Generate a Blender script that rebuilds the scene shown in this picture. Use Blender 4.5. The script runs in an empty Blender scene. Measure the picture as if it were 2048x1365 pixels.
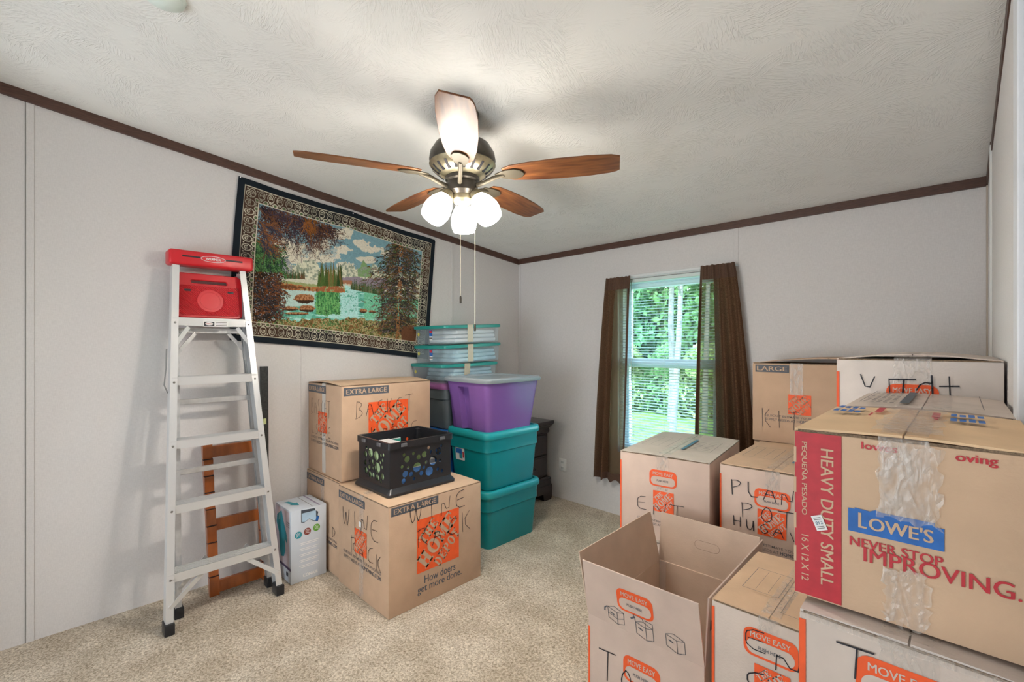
import bpy, bmesh, math, random
import numpy as np
from mathutils import Vector, Matrix
random.seed(7); rng = np.random.default_rng(7)
scene = bpy.context.scene
COL = scene.collection
PI = math.pi

# ------------------------------------------------------------------ camera, world, light, exposure
cam_d = bpy.data.cameras.new('camera'); cam = bpy.data.objects.new('camera', cam_d); COL.objects.link(cam)
cam_d.sensor_width = 36; cam_d.lens = 36*920/2048; cam_d.shift_y = 7.5/2048; cam_d.clip_start = 0.02
cam.location = (3.004, 0, 1.34); cam.rotation_euler = (PI/2, 0, math.radians(44.24))
scene.camera = cam
scene.view_settings.view_transform = 'Standard'; scene.view_settings.look = 'None'
scene.view_settings.exposure = 0.96; scene.view_settings.gamma = 1.0
scene.view_settings.use_curve_mapping = False
try:
    scene.cycles.max_bounces = 10; scene.cycles.diffuse_bounces = 6; scene.cycles.transparent_max_bounces = 24
    scene.cycles.sample_clamp_indirect = 6.0
except Exception: pass
world = bpy.data.worlds.new('world'); scene.world = world; world.use_nodes = True
wn = world.node_tree; bg = wn.nodes['Background']
sky = wn.nodes.new('ShaderNodeTexSky'); sky.sky_type = 'NISHITA'; sky.sun_disc = False
sky.sun_elevation = math.radians(50); sky.sun_rotation = math.radians(160)
wn.links.new(sky.outputs[0], bg.inputs[0]); bg.inputs[1].default_value = 1.6
def light(name, kind, loc, rot, energy, color, size=None, size_y=None):
    d = bpy.data.lights.new(name, kind); d.energy = energy; d.color = color
    o = bpy.data.objects.new(name, d); COL.objects.link(o); o.location = loc; o.rotation_euler = rot
    if kind == 'AREA':
        d.size = size
        if size_y: d.shape = 'RECTANGLE'; d.size_y = size_y
    elif kind == 'SUN': d.angle = math.radians(1)
    elif size: d.shadow_soft_size = size
    return o
light('sun', 'SUN', (0, -5, 10), (math.radians(42), 0, math.radians(-25)), 4.6, (1, .95, .86))
light('added_fill_light', 'AREA', (1.6, -2.05, 1.05), (math.radians(98), 0, math.radians(0)), 34, (.86, .94, 1), 1.9, 1.7)  # fill lamp added behind the camera to even out the room, no real fixture
SHADE_EMIT = 19.0

# ------------------------------------------------------------------ materials
_m = {}
def mat(name, c, rough=.6, metal=0, var=.0, vscale=20, bump=0, bscale=120, stretch=(1, 1, 1), alpha=1, trans=0, emit=0, coat=0, detail=4, spec=.5):
    if name in _m: return _m[name]
    m = bpy.data.materials.new(name); m.use_nodes = True; nt = m.node_tree; b = nt.nodes['Principled BSDF']
    b.inputs['Base Color'].default_value = (*c, 1); b.inputs['Roughness'].default_value = rough; b.inputs['Metallic'].default_value = metal
    b.inputs['Alpha'].default_value = alpha; b.inputs['Coat Weight'].default_value = coat; b.inputs['Specular IOR Level'].default_value = spec
    if trans: b.inputs['Transmission Weight'].default_value = trans
    if emit: b.inputs['Emission Color'].default_value = (*c, 1); b.inputs['Emission Strength'].default_value = emit
    if var or bump:
        tc = nt.nodes.new('ShaderNodeTexCoord'); mp = nt.nodes.new('ShaderNodeMapping'); mp.inputs['Scale'].default_value = stretch
        nt.links.new(tc.outputs['Object'], mp.inputs[0])
    if var:
        n = nt.nodes.new('ShaderNodeTexNoise'); n.inputs['Scale'].default_value = vscale; n.inputs['Detail'].default_value = detail
        nt.links.new(mp.outputs[0], n.inputs['Vector'])
        r = nt.nodes.new('ShaderNodeValToRGB'); r.color_ramp.elements[0].position = .3; r.color_ramp.elements[1].position = .7
        r.color_ramp.elements[0].color = (*[max(0, x*(1-var)) for x in c], 1); r.color_ramp.elements[1].color = (*[min(1, x*(1+var)) for x in c], 1)
        nt.links.new(n.outputs[0], r.inputs[0]); nt.links.new(r.outputs[0], b.inputs['Base Color'])
        if emit: nt.links.new(r.outputs[0], b.inputs['Emission Color'])
    if bump:
        n2 = nt.nodes.new('ShaderNodeTexNoise'); n2.inputs['Scale'].default_value = bscale; n2.inputs['Detail'].default_value = 3
        nt.links.new(mp.outputs[0], n2.inputs['Vector'])
        bp = nt.nodes.new('ShaderNodeBump'); bp.inputs['Strength'].default_value = bump; bp.inputs['Distance'].default_value = .004
        nt.links.new(n2.outputs[0], bp.inputs['Height']); nt.links.new(bp.outputs[0], b.inputs['Normal'])
    _m[name] = m; return m

def kraft(name, c):
    m = mat(name, c, .78, var=.07, vscale=9, bump=.12, bscale=160, spec=.25)
    return m
K_WARM = kraft('kraft_warm', (.55, .38, .262))
K_PALE = kraft('kraft_pale', (.60, .475, .405))
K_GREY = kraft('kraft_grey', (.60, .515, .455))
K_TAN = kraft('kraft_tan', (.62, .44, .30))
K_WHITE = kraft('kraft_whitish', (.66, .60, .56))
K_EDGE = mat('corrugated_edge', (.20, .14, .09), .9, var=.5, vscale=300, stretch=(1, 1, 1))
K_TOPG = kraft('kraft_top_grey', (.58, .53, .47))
ORANGE = mat('orange_ink', (.85, .105, .018), .55, var=.06, vscale=40)
SLATE = mat('slate_ink', (.085, .098, .12), .6, var=.12, vscale=60)
FINE = mat('fine_grey_ink', (.17, .155, .15), .7)
MARK = mat('black_marker_ink', (.012, .012, .02), .5)
REDINK = mat('red_ink', (.50, .022, .035), .55, var=.1, vscale=50)
BLUEINK = mat('blue_ink', (.012, .13, .46), .55, var=.15, vscale=40)
TBLUE = mat('teal_blue_ink', (.07, .20, .30), .6)
PAPER = mat('white_label_paper', (.82, .82, .82), .5)
WHITEINK = mat('white_ink', (.85, .85, .86), .5)
BLACKP = mat('black_plastic', (.014, .015, .019), .34, bump=.05, bscale=200)
WHITEP = mat('white_vinyl', (.80, .83, .84), .35)
def tape_mat():
    m = bpy.data.materials.new('clear_packing_tape'); m.use_nodes = True; nt = m.node_tree; b = nt.nodes['Principled BSDF']
    b.inputs['Base Color'].default_value = (.72, .66, .60, 1); b.inputs['Roughness'].default_value = .14; b.inputs['Specular IOR Level'].default_value = .9
    tc = nt.nodes.new('ShaderNodeTexCoord'); mp = nt.nodes.new('ShaderNodeMapping'); mp.inputs['Scale'].default_value = (1, 1, .35)
    n = nt.nodes.new('ShaderNodeTexNoise'); n.inputs['Scale'].default_value = 60; n.inputs['Detail'].default_value = 6; n.inputs['Distortion'].default_value = 1.2
    r = nt.nodes.new('ShaderNodeMapRange'); r.inputs[1].default_value = .35; r.inputs[2].default_value = .75; r.inputs[3].default_value = .12; r.inputs[4].default_value = .55
    bp = nt.nodes.new('ShaderNodeBump'); bp.inputs['Strength'].default_value = .7; bp.inputs['Distance'].default_value = .004
    L = nt.links.new; L(tc.outputs['Object'], mp.inputs[0]); L(mp.outputs[0], n.inputs['Vector']); L(n.outputs[0], r.inputs[0]); L(r.outputs[0], b.inputs['Alpha'])
    L(n.outputs[0], bp.inputs['Height']); L(bp.outputs[0], b.inputs['Normal'])
    return m
TAPE = tape_mat()
_m['tape'] = TAPE
TAPE_TAN = mat('tan_packing_tape', (.50, .40, .27), .2, alpha=.85, bump=.6, bscale=60)

# ------------------------------------------------------------------ mesh helpers
class MB:
    def __init__(s): s.v = []; s.f = []
    def add(s, vs, fs):
        o = len(s.v); s.v += [tuple(v) for v in vs]; s.f += [tuple(i+o for i in f) for f in fs]; return s
    def box(s, x0, x1, y0, y1, z0, z1):
        vs = [(x, y, z) for z in (z0, z1) for y in (y0, y1) for x in (x0, x1)]
        return s.add(vs, [(0, 2, 3, 1), (4, 5, 7, 6), (0, 1, 5, 4), (2, 6, 7, 3), (0, 4, 6, 2), (1, 3, 7, 5)])
    def rbox(s, x0, x1, y0, y1, z0, z1, b=.004, seg=2):
        bm = bmesh.new(); bmesh.ops.create_cube(bm, size=1)
        for v in bm.verts: v.co = Vector(((x0+x1)/2+v.co.x*(x1-x0), (y0+y1)/2+v.co.y*(y1-y0), (z0+z1)/2+v.co.z*(z1-z0)))
        bmesh.ops.bevel(bm, geom=bm.edges[:], offset=b, segments=seg, affect='EDGES', profile=.5)
        return s.bm(bm)
    def bm(s, bm):
        bm.verts.index_update(); s.add([v.co[:] for v in bm.verts], [[v.index for v in f.verts] for f in bm.faces]); bm.free(); return s
    def bar(s, p0, p1, w, d, side=(0, 1, 0)):
        p0 = Vector(p0); p1 = Vector(p1); t = (p1-p0).normalized(); a = Vector(side); a = (a-t*a.dot(t)).normalized(); b = t.cross(a)
        vs = [p+a*(i*w/2)+b*(j*d/2) for p in (p0, p1) for i, j in ((-1, -1), (1, -1), (1, 1), (-1, 1))]
        return s.add(vs, [(3, 2, 1, 0), (4, 5, 6, 7), (0, 1, 5, 4), (1, 2, 6, 5), (2, 3, 7, 6), (3, 0, 4, 7)])
    def tube(s, pts, r, n=8, cap=True):
        pts = [Vector(p) for p in pts]; rs = r if isinstance(r, (list, tuple)) else [r]*len(pts); o = len(s.v); prev = None; vs = []
        for i, p in enumerate(pts):
            t = (pts[min(i+1, len(pts)-1)]-pts[max(i-1, 0)]).normalized()
            a = (prev-t*prev.dot(t)) if prev else (Vector((0, 0, 1)).cross(t) if abs(t.z) < .9 else Vector((1, 0, 0)).cross(t))
            a.normalize(); prev = a; b = t.cross(a)
            vs += [p+(a*math.cos(2*PI*k/n)+b*math.sin(2*PI*k/n))*rs[i] for k in range(n)]
        fs = [(i*n+k, i*n+(k+1) % n, (i+1)*n+(k+1) % n, (i+1)*n+k) for i in range(len(pts)-1) for k in range(n)]
        if cap: fs += [tuple(range(n-1, -1, -1)), tuple(range((len(pts)-1)*n, len(pts)*n))]
        return s.add(vs, fs)
    def lathe(s, prof, n=40, M=None):
        M = M or Matrix(); m = len(prof)
        vs = [M @ Vector((r*math.cos(2*PI*k/n), r*math.sin(2*PI*k/n), z)) for r, z in prof for k in range(n)]
        return s.add(vs, [(i*n+k, i*n+(k+1) % n, (i+1)*n+(k+1) % n, (i+1)*n+k) for i in range(m-1) for k in range(n)])
    def loft(s, loops, cap0=True, cap1=True):
        n = len(loops[0]); vs = [p for l in loops for p in l]
        fs = [(i*n+k, i*n+(k+1) % n, (i+1)*n+(k+1) % n, (i+1)*n+k) for i in range(len(loops)-1) for k in range(n)]
        if cap0: fs.append(tuple(range(n-1, -1, -1)))
        if cap1: fs.append(tuple(range((len(loops)-1)*n, len(loops)*n)))
        return s.add(vs, fs)
    def xf(s, M): s.v = [tuple(M @ Vector(v)) for v in s.v]; return s
    def build(s, name, m, parent=None, smooth=False, world=False, angle=35):
        me = bpy.data.meshes.new(name); v = s.v
        if world and parent:
            inv = Matrix.Translation(parent.location) @ parent.rotation_euler.to_matrix().to_4x4(); inv.invert()
            v = [tuple(inv @ Vector(p)) for p in v]
        me.from_pydata(v, [], s.f); me.update()
        ms = m if isinstance(m, (list, tuple)) else [m]
        for x in ms: me.materials.append(x)
        o = bpy.data.objects.new(name, me); COL.objects.link(o)
        if parent: o.parent = parent
        if smooth:
            me.polygons.foreach_set('use_smooth', [True]*len(me.polygons))
            try: me.set_sharp_from_angle(angle=math.radians(angle))
            except Exception: pass
        return o
def rrect(w, d, r, z, n=6, cx=0, cy=0):
    pts = []
    for qx, qy, a0 in ((1, 1, 0), (-1, 1, 90), (-1, -1, 180), (1, -1, 270)):
        for k in range(n+1):
            a = math.radians(a0+90*k/n); pts.append((cx+qx*(w/2-r)+r*math.cos(a), cy+qy*(d/2-r)+r*math.sin(a), z))
    return pts
def tag(o, label=None, cat=None, group=None, kind=None):
    if label: o['label'] = label
    if cat: o['category'] = cat
    if group: o['group'] = group
    if kind: o['kind'] = kind
    return o
def empty(name, loc, label, cat, group=None, rz=0, rx=0):
    o = bpy.data.objects.new(name, None); COL.objects.link(o); o.location = loc; o.rotation_euler = (rx, 0, rz); o.empty_display_size = .1
    return tag(o, label, cat, group)
def struct(o): o['kind'] = 'structure'; return o
def plate(outer, holes, th, bev=0):
    """flat plate with holes in the xy plane, thickness th along z"""
    c = bpy.data.curves.new('p', 'CURVE'); c.dimensions = '2D'; c.fill_mode = 'BOTH'; c.extrude = max(th/2-bev, .0001); c.bevel_depth = bev; c.bevel_resolution = 1
    for pts in [outer]+list(holes):
        sp = c.splines.new('POLY'); sp.points.add(len(pts)-1)
        for i, p in enumerate(pts): sp.points[i].co = (p[0], p[1], 0, 1)
        sp.use_cyclic_u = True
    o = bpy.data.objects.new('p', c); me = bpy.data.meshes.new_from_object(o)
    vs = [v.co[:] for v in me.vertices]; fs = [tuple(p.vertices) for p in me.polygons]
    bpy.data.objects.remove(o); bpy.data.curves.remove(c); bpy.data.meshes.remove(me)
    return vs, fs
def circle(cx, cy, r, n=18): return [(cx+r*math.cos(2*PI*k/n), cy+r*math.sin(2*PI*k/n)) for k in range(n)]
def rr2(x0, x1, y0, y1, r, n=5): return [(p[0], p[1]) for p in rrect(x1-x0, y1-y0, r, 0, n, (x0+x1)/2, (y0+y1)/2)]
_t = {}
def text2d(s, bold=.015, align='L', lead=1.0):
    k = (s, bold, lead)
    if k in _t: return _t[k]
    c = bpy.data.curves.new('t', 'FONT'); c.body = s; c.offset = bold; c.resolution_u = 3; c.fill_mode = 'FRONT'; c.space_line = lead
    o = bpy.data.objects.new('t', c); me = bpy.data.meshes.new_from_object(o)
    v = [(p.co.x, p.co.y) for p in me.vertices]; f = [tuple(p.vertices) for p in me.polygons]
    bpy.data.objects.remove(o); bpy.data.curves.remove(c); bpy.data.meshes.remove(me)
    if v:
        x0 = min(p[0] for p in v); x1 = max(p[0] for p in v); y0 = min(p[1] for p in v); y1 = max(p[1] for p in v)
        v = [((p[0]-x0)/(x1-x0), (p[1]-y0)/(y1-y0)) for p in v]
    _t[k] = (v, f); return _t[k]
# stroke letters in a unit cell
SL = {'A': [[(0, 0), (.45, 1), (.9, 0)], [(.15, .4), (.75, .4)]], 'B': [[(.1, 0), (.15, 1)], [(.15, 1), (.7, .95), (.75, .65), (.2, .52), (.85, .4), (.8, .05), (0, -.1)]],
 'S': [[(.8, .95), (.3, .9), (.2, .6), (.7, .45), (.7, .1), (.1, 0)]], 'K': [[(.15, 1), (.2, 0)], [(.8, 1), (.2, .5), (.9, 0)]],
 'E': [[(.85, 1), (.2, .95), (.05, .5), (.2, .02), (.9, .05)], [(.2, .5), (.8, .55)]], 'T': [[(0, 1), (1, 1.05)], [(.55, 1), (.5, 0)]],
 'L': [[(.1, 1), (.12, 0), (.8, .05)]], 'G': [[(.8, .9), (.3, .9), (.1, .4), (.4, 0), (.8, .2), (.8, .45), (.5, .45)]], 'I': [[(.45, 1), (.5, 0)]],
 'N': [[(.05, 0), (.1, 1), (.7, 0), (.85, 1)]], 'W': [[(0, 1), (.1, .2), (.3, 0), (.45, .5), (.5, .9), (.6, .1), (.8, .1), (.95, 1)]],
 'R': [[(.1, 0), (.12, 1)], [(.0, .85), (.6, 1), (.8, .75), (.15, .5), (.9, 0)]], 'C': [[(.85, .95), (.3, .8), (.1, .4), (.3, .05), (.85, .15)]],
 'P': [[(.1, 0), (.05, 1)], [(.0, .95), (.6, 1.05), (.8, .75), (.15, .5)]], 'O': [[(.45, 1), (.1, .6), (.2, .1), (.6, 0), (.85, .4), (.7, .9), (.45, 1)]],
 'H': [[(.1, 1), (.15, 0)], [(.8, 1), (.8, 0)], [(.1, .5), (.85, .55)]], 'U': [[(.1, 1), (.12, .2), (.4, 0), (.75, .2), (.8, 1)], [(.8, 1), (.85, 0)]],
 'V': [[(0, 1), (.45, 0), (.9, .9)]], 'D': [[(.1, 0), (.15, 1)], [(.0, 1), (.7, .8), (.8, .4), (.1, 0)]], 'M': [[(0, 0), (.1, 1), (.45, .3), (.8, 1), (.9, 0)]],
 '+': [[(0, .5), (1, .55)], [(.5, 1), (.55, 0)]], '-': [[(.1, .5), (.9, .5)]], 'd': [[(.8, 1), (.85, 0)], [(.8, .6), (.3, .65), (.0, .2)]]}
SLAB = {}
def _slab():
    B = .26
    def serif(x0, x1, y): return [(x0, y), (x1, y), (x1, y+.13), (x0, y+.13)]
    def q(x0, x1, y0, y1): return [(x0, y0), (x1, y0), (x1, y1), (x0, y1)]
    SLAB['T'] = [q(.36, .64, 0, .86), q(0, 1, .84, 1), q(.22, .78, 0, .12), q(0, .10, .66, 1), q(.90, 1, .66, 1)]
    SLAB['H'] = [q(.10, .38, 0, 1), q(.62, .90, 0, 1), q(.38, .62, .43, .57), q(0, .47, 0, .11), q(.53, 1, 0, .11), q(0, .47, .89, 1), q(.53, 1, .89, 1)]
    SLAB['E'] = [q(.10, .38, 0, 1), q(0, .92, 0, .13), q(0, .92, .87, 1), q(.38, .68, .44, .56), q(.82, .92, .0, .34), q(.82, .92, .66, 1), q(.60, .68, .34, .66)]
    SLAB['D'] = [q(.10, .38, 0, 1), q(0, .5, 0, .12), q(0, .5, .88, 1)]+[[(.5+r0*math.sin(a), .5-.5*f0*math.cos(a)) for r0, f0, a in ((.20, .76, t), (.48, 1, t), (.48, 1, t+.315), (.20, .76, t+.315))] for t in [k*.314 for k in range(10)]]
    SLAB['P'] = [q(.10, .38, 0, 1), q(0, .5, 0, .11), q(0, .5, .89, 1)]+[[(.45+r0*math.sin(a), .70-.30*f0*math.cos(a)) for r0, f0, a in ((.18, .60, t), (.46, 1, t), (.46, 1, t+.315), (.18, .60, t+.315))] for t in [k*.314 for k in range(10)]]
    SLAB['O'] = [[(.5+r0*math.sin(a), .5-.5*f0*math.cos(a)) for r0, f0, a in ((.20, .78, t), (.5, 1.03, t), (.5, 1.03, t+.265), (.20, .78, t+.265))] for t in [k*.2618 for k in range(24)] if True]
    SLAB['M'] = [q(.04, .18, 0, 1), q(.72, .97, 0, 1), [(.10, 1), (.36, 1), (.56, .12), (.44, .12)], [(.74, 1), (.80, 1), (.56, .12), (.46, .12)], q(-.04, .28, 0, .11), q(.62, 1.04, 0, .11), q(-.04, .22, .89, 1), q(.8, 1.04, .89, 1)]
_slab()
class Face:
    """printing on a flat face: x right, y up, in metres, seen from outside"""
    def __init__(s, parent, O, U, V, n0=.0006):
        s.p = parent; s.O = Vector(O); s.U = Vector(U).normalized(); s.V = Vector(V).normalized(); s.N = s.U.cross(s.V); s.d = {}; s.n0 = n0
    def mb(s, name, m, label=None): 
        k = (name, m.name)
        if k not in s.d: s.d[k] = (MB(), m, label)
        return s.d[k][0]
    def P(s, x, y, n): return s.O+s.U*x+s.V*y+s.N*(s.n0+n*.0007)
    def poly(s, name, m, pts, n=0): s.mb(name, m).add([s.P(x, y, n) for x, y in pts], [tuple(range(len(pts)))]); return s
    def rect(s, name, m, x, y, w, h, n=0): return s.poly(name, m, [(x, y), (x+w, y), (x+w, y+h), (x, y+h)], n)
    def rrect(s, name, m, x, y, w, h, r, n=0): return s.poly(name, m, rr2(x, x+w, y, y+h, r), n)
    def text(s, name, m, t, x, y, w, h, n=1, rot=0, bold=.015, lead=1.0):
        copies = [0]
        if bold > .012: copies = [-bold*h*1.15, -bold*h*.55, 0, bold*h*.55, bold*h*1.15]; bold = 0.0
        v, f = text2d(t, bold, lead=lead); c, q = math.cos(math.radians(rot)), math.sin(math.radians(rot)); out = []
        for sh_ in copies:
            out = []
            for a, b in v:
                a = (a-.5)*(w-2*abs(copies[0]))+sh_; b = (b-.5)*h; out.append(s.P(x+w/2+a*c-b*q, y+h/2+a*q+b*c, n+.02*copies.index(sh_)))
            s.mb(name, m).add(out, f)
        return s
    def ribbon(s, name, m, pts, wd, n=1):
        mb = s.mb(name, m)
        for (x0, y0), (x1, y1) in zip(pts[:-1], pts[1:]):
            L = math.hypot(x1-x0, y1-y0) or 1e-6; px, py = -(y1-y0)/L*wd/2, (x1-x0)/L*wd/2; ex, ey = (x1-x0)/L*wd*.3, (y1-y0)/L*wd*.3
            mb.add([s.P(x0-ex+px, y0-ey+py, n), s.P(x0-ex-px, y0-ey-py, n), s.P(x1+ex-px, y1+ey-py, n), s.P(x1+ex+px, y1+ey+py, n)], [(0, 1, 2, 3)])
        return s
    def hand(s, word, x, y, w, h, wd=.003, slant=0, n=2, gap=.25):
        cw = w/(len(word)+gap*(len(word)-1)); rr = random.Random(len(word)*31+int(x*1000))
        for i, ch in enumerate(word):
            if ch == ' ': continue
            ox = x+i*cw*(1+gap); oy = y+rr.uniform(-.08, .08)*h+slant*i*cw; sc = rr.uniform(.88, 1.08)
            for st in SL[ch]:
                pts = [(ox+a*cw*sc, oy+b*h*sc) for a, b in st]
                # smooth the stroke a little
                q = [pts[0]]
                for a, b in zip(pts[:-1], pts[1:]): q += [((a[0]*2+b[0])/3, (a[1]*2+b[1])/3), ((a[0]+2*b[0])/3, (a[1]+2*b[1])/3)]
                q.append(pts[-1]); s.ribbon('handwriting#'+word+ch+str(i), MARK, q, wd*rr.uniform(.8, 1.15), n)
        return s
    def frame(s, name, m, x, y, w, h, wd=.002, n=0):
        return s.ribbon(name, m, [(x, y), (x+w, y), (x+w, y+h), (x, y+h), (x, y)], wd, n)
    def logo(s, x, y, S, base):
        s.rect('logo_square', ORANGE, x, y, S, S, 0)
        def t(txt, L, h, off, along, bold):
            c = x+S/2; d = y+S/2; k = math.sqrt(.5)
            cx = c+(along-off)*k*S; cy = d+(along+off)*k*S
            mb = s.mb('logo_lettering', base); n_ = len(txt); cwd = L*S/n_
            for i, ch in enumerate(txt):
                for pg in SLAB[ch]:
                    o_ = []
                    for a, b in pg:
                        X = -L*S/2+cwd*(i+.03+.92*a); Y = -h*S/2+h*S*b; o_.append(s.P(cx+(X-Y)*k, cy+(X+Y)*k, 1))
                    mb.add(o_, [tuple(range(len(o_)))])
        t('THE', .50, .21, .335, .0, .03); t('HOME', 1.10, .31, .035, 0, .03); t('DEPOT', .74, .21, -.285, 0, .03)
        return s
    def badge(s, x, y, w, h, base):
        s.rrect('handle_badge', ORANGE, x, y, w, h, h*.28, 0)
        s.rrect('handle_badge_window', base, x+w*.06, y+h*.09, w*.88, h*.52, h*.24, 1)
        s.text('badge_lettering', base, 'MOVE EASY', x+w*.13, y+h*.68, w*.74, h*.19, 1, 0, .02)
        s.text('badge_caption', SLATE, 'PUSH HERE', x+w*.28, y+h*.30, w*.42, h*.12, 2, 0, .01); return s
    def caption(s, x, y, w, base):
        s.text('small_print', FINE, 'QUICKLY ESTIMATE YOUR PACKING', x, y+w*.065, w, w*.045, 0, 0, .005)
        s.text('small_print', FINE, 'SUPPLY NEEDS AT', x, y, w*.48, w*.045, 0, 0, .005)
        s.text('small_print_bold', SLATE, 'HOMOVING.COM', x+w*.5, y, w*.5, w*.05, 0, 0, .02); return s
    def sizelabel(s, txt, x, y, w, h, base):
        s.rect('size_label', SLATE, x, y, w, h, 0); s.text('size_lettering', base, txt, x+w*.05, y+h*.2, w*.9, h*.6, 1, 0, .03); return s
    def build(s):
        for (name, _), (mb, m, lab) in s.d.items(): mb.build(name.split('#')[0], m, s.p)

def carton(loc, w, d, h, label, group=None, rz=0, body=K_PALE, top=None, front=None, tape=.055, bulge=.006, tape_drop=.16, tmat=None, name='moving_box'):
    top = top or body
    e = empty(name, loc, label, 'box', group, rz)
    t = .004
    MB().rbox(0, w, 0, d, 0, h-.005, .003, 2).build('box_body', body, e, True)
    for k, (a, b, c, q) in enumerate(((.001, w/2-.0015, 0, 1), (w/2+.0015, w-.001, 1, 0))):  # two top flaps, crowned towards the seam
        mb = MB(); n = 8
        up = lambda u: bulge*math.sin(u*PI/2)
        for j in range(n):
            u0 = j/n; u1 = (j+1)/n
            if k: x0 = b-(b-a)*u0; x1 = b-(b-a)*u1
            else: x0 = a+(b-a)*u0; x1 = a+(b-a)*u1
            z0 = h-.0045+up(u0); z1 = h-.0045+up(u1)
            vs = [(x0, .001, z0), (x1, .001, z1), (x1, d-.001, z1), (x0, d-.001, z0)]
            vs += [(p[0], p[1], p[2]+t) for p in vs]
            fs = [(4, 5, 6, 7), (3, 2, 1, 0), (0, 1, 5, 4), (2, 3, 7, 6)]
            if j == n-1: fs.append((1, 2, 6, 5))
            if k: fs = [f[::-1] for f in fs]
            mb.add(vs, fs)
        mb.build('top_flap', top, e)
    MB().box(.006, w-.006, .0003, .0018, h-.0052, h-.0012).build('flap_edge', K_EDGE, e)
    if tape:
        tm = tmat or TAPE; mb = MB(); n = 14; zt = h+bulge+.0012; rr = random.Random(int(w*999)+int(loc[0]*99))
        pts = []
        for j in range(n+1): pts.append((-.0012, h-tape_drop+(tape_drop+.001)*j/n))
        for j in range(1, n+1): pts.append((d*j/n, zt if j < n else zt))
        L = [(w/2-tape/2+rr.uniform(-.002, .002), y, z) for y, z in pts]; Rr = [(w/2+tape/2+rr.uniform(-.002, .002), y, z) for y, z in pts]
        vs = L+Rr; m = len(L); mb.add(vs, [(i, i+m, i+m+1, i+1) for i in range(m-1)]); mb.build('packing_tape', tm, e)
    e['w'] = w
    return e, Face(e, (0, 0, 0), (1, 0, 0), (0, 0, 1), .0016), Face(e, (w, 0, 0), (0, 1, 0), (0, 0, 1)), Face(e, (0, 0, h+bulge*.0), (1, 0, 0), (0, 1, 0), .004+bulge)

# ------------------------------------------------------------------ room shell
EAVE, SL_ = 2.147, .103
YW, XR, YB = 3.174, 3.10, -.62
def ceilz(y): return EAVE+SL_*(YW-y)
def wall_mat(name, c, tint):
    m = bpy.data.materials.new(name); m.use_nodes = True; nt = m.node_tree; b = nt.nodes['Principled BSDF']; b.inputs['Roughness'].default_value = .75; b.inputs['Specular IOR Level'].default_value = .2
    L = nt.links.new; tc = nt.nodes.new('ShaderNodeTexCoord')
    out = []
    for s in ((1, 1, .12), (.12, .12, 1)):
        mp = nt.nodes.new('ShaderNodeMapping'); mp.inputs['Scale'].default_value = s; n = nt.nodes.new('ShaderNodeTexNoise'); n.inputs['Scale'].default_value = 430; n.inputs['Detail'].default_value = 2
        L(tc.outputs['Object'], mp.inputs[0]); L(mp.outputs[0], n.inputs['Vector']); out.append(n)
    ad = nt.nodes.new('ShaderNodeMath'); ad.operation = 'ADD'; L(out[0].outputs[0], ad.inputs[0]); L(out[1].outputs[0], ad.inputs[1])
    r = nt.nodes.new('ShaderNodeValToRGB'); r.color_ramp.elements[0].position = .35; r.color_ramp.elements[1].position = .65
    hf = nt.nodes.new('ShaderNodeMath'); hf.operation = 'MULTIPLY'; hf.inputs[1].default_value = .5; L(ad.outputs[0], hf.inputs[0]); L(hf.outputs[0], r.inputs[0])
    r.color_ramp.elements[0].color = (*[x*.92 for x in c], 1); r.color_ramp.elements[1].color = (*[min(1, x*1.04) for x in c], 1)
    L(r.outputs[0], b.inputs['Base Color'])
    bp = nt.nodes.new('ShaderNodeBump'); bp.inputs['Strength'].default_value = .12; bp.inputs['Distance'].default_value = .002; L(hf.outputs[0], bp.inputs['Height']); L(bp.outputs[0], b.inputs['Normal'])
    return m
WALL = wall_mat('vinyl_wallpaper', (.69, .67, .665), 0)
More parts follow.
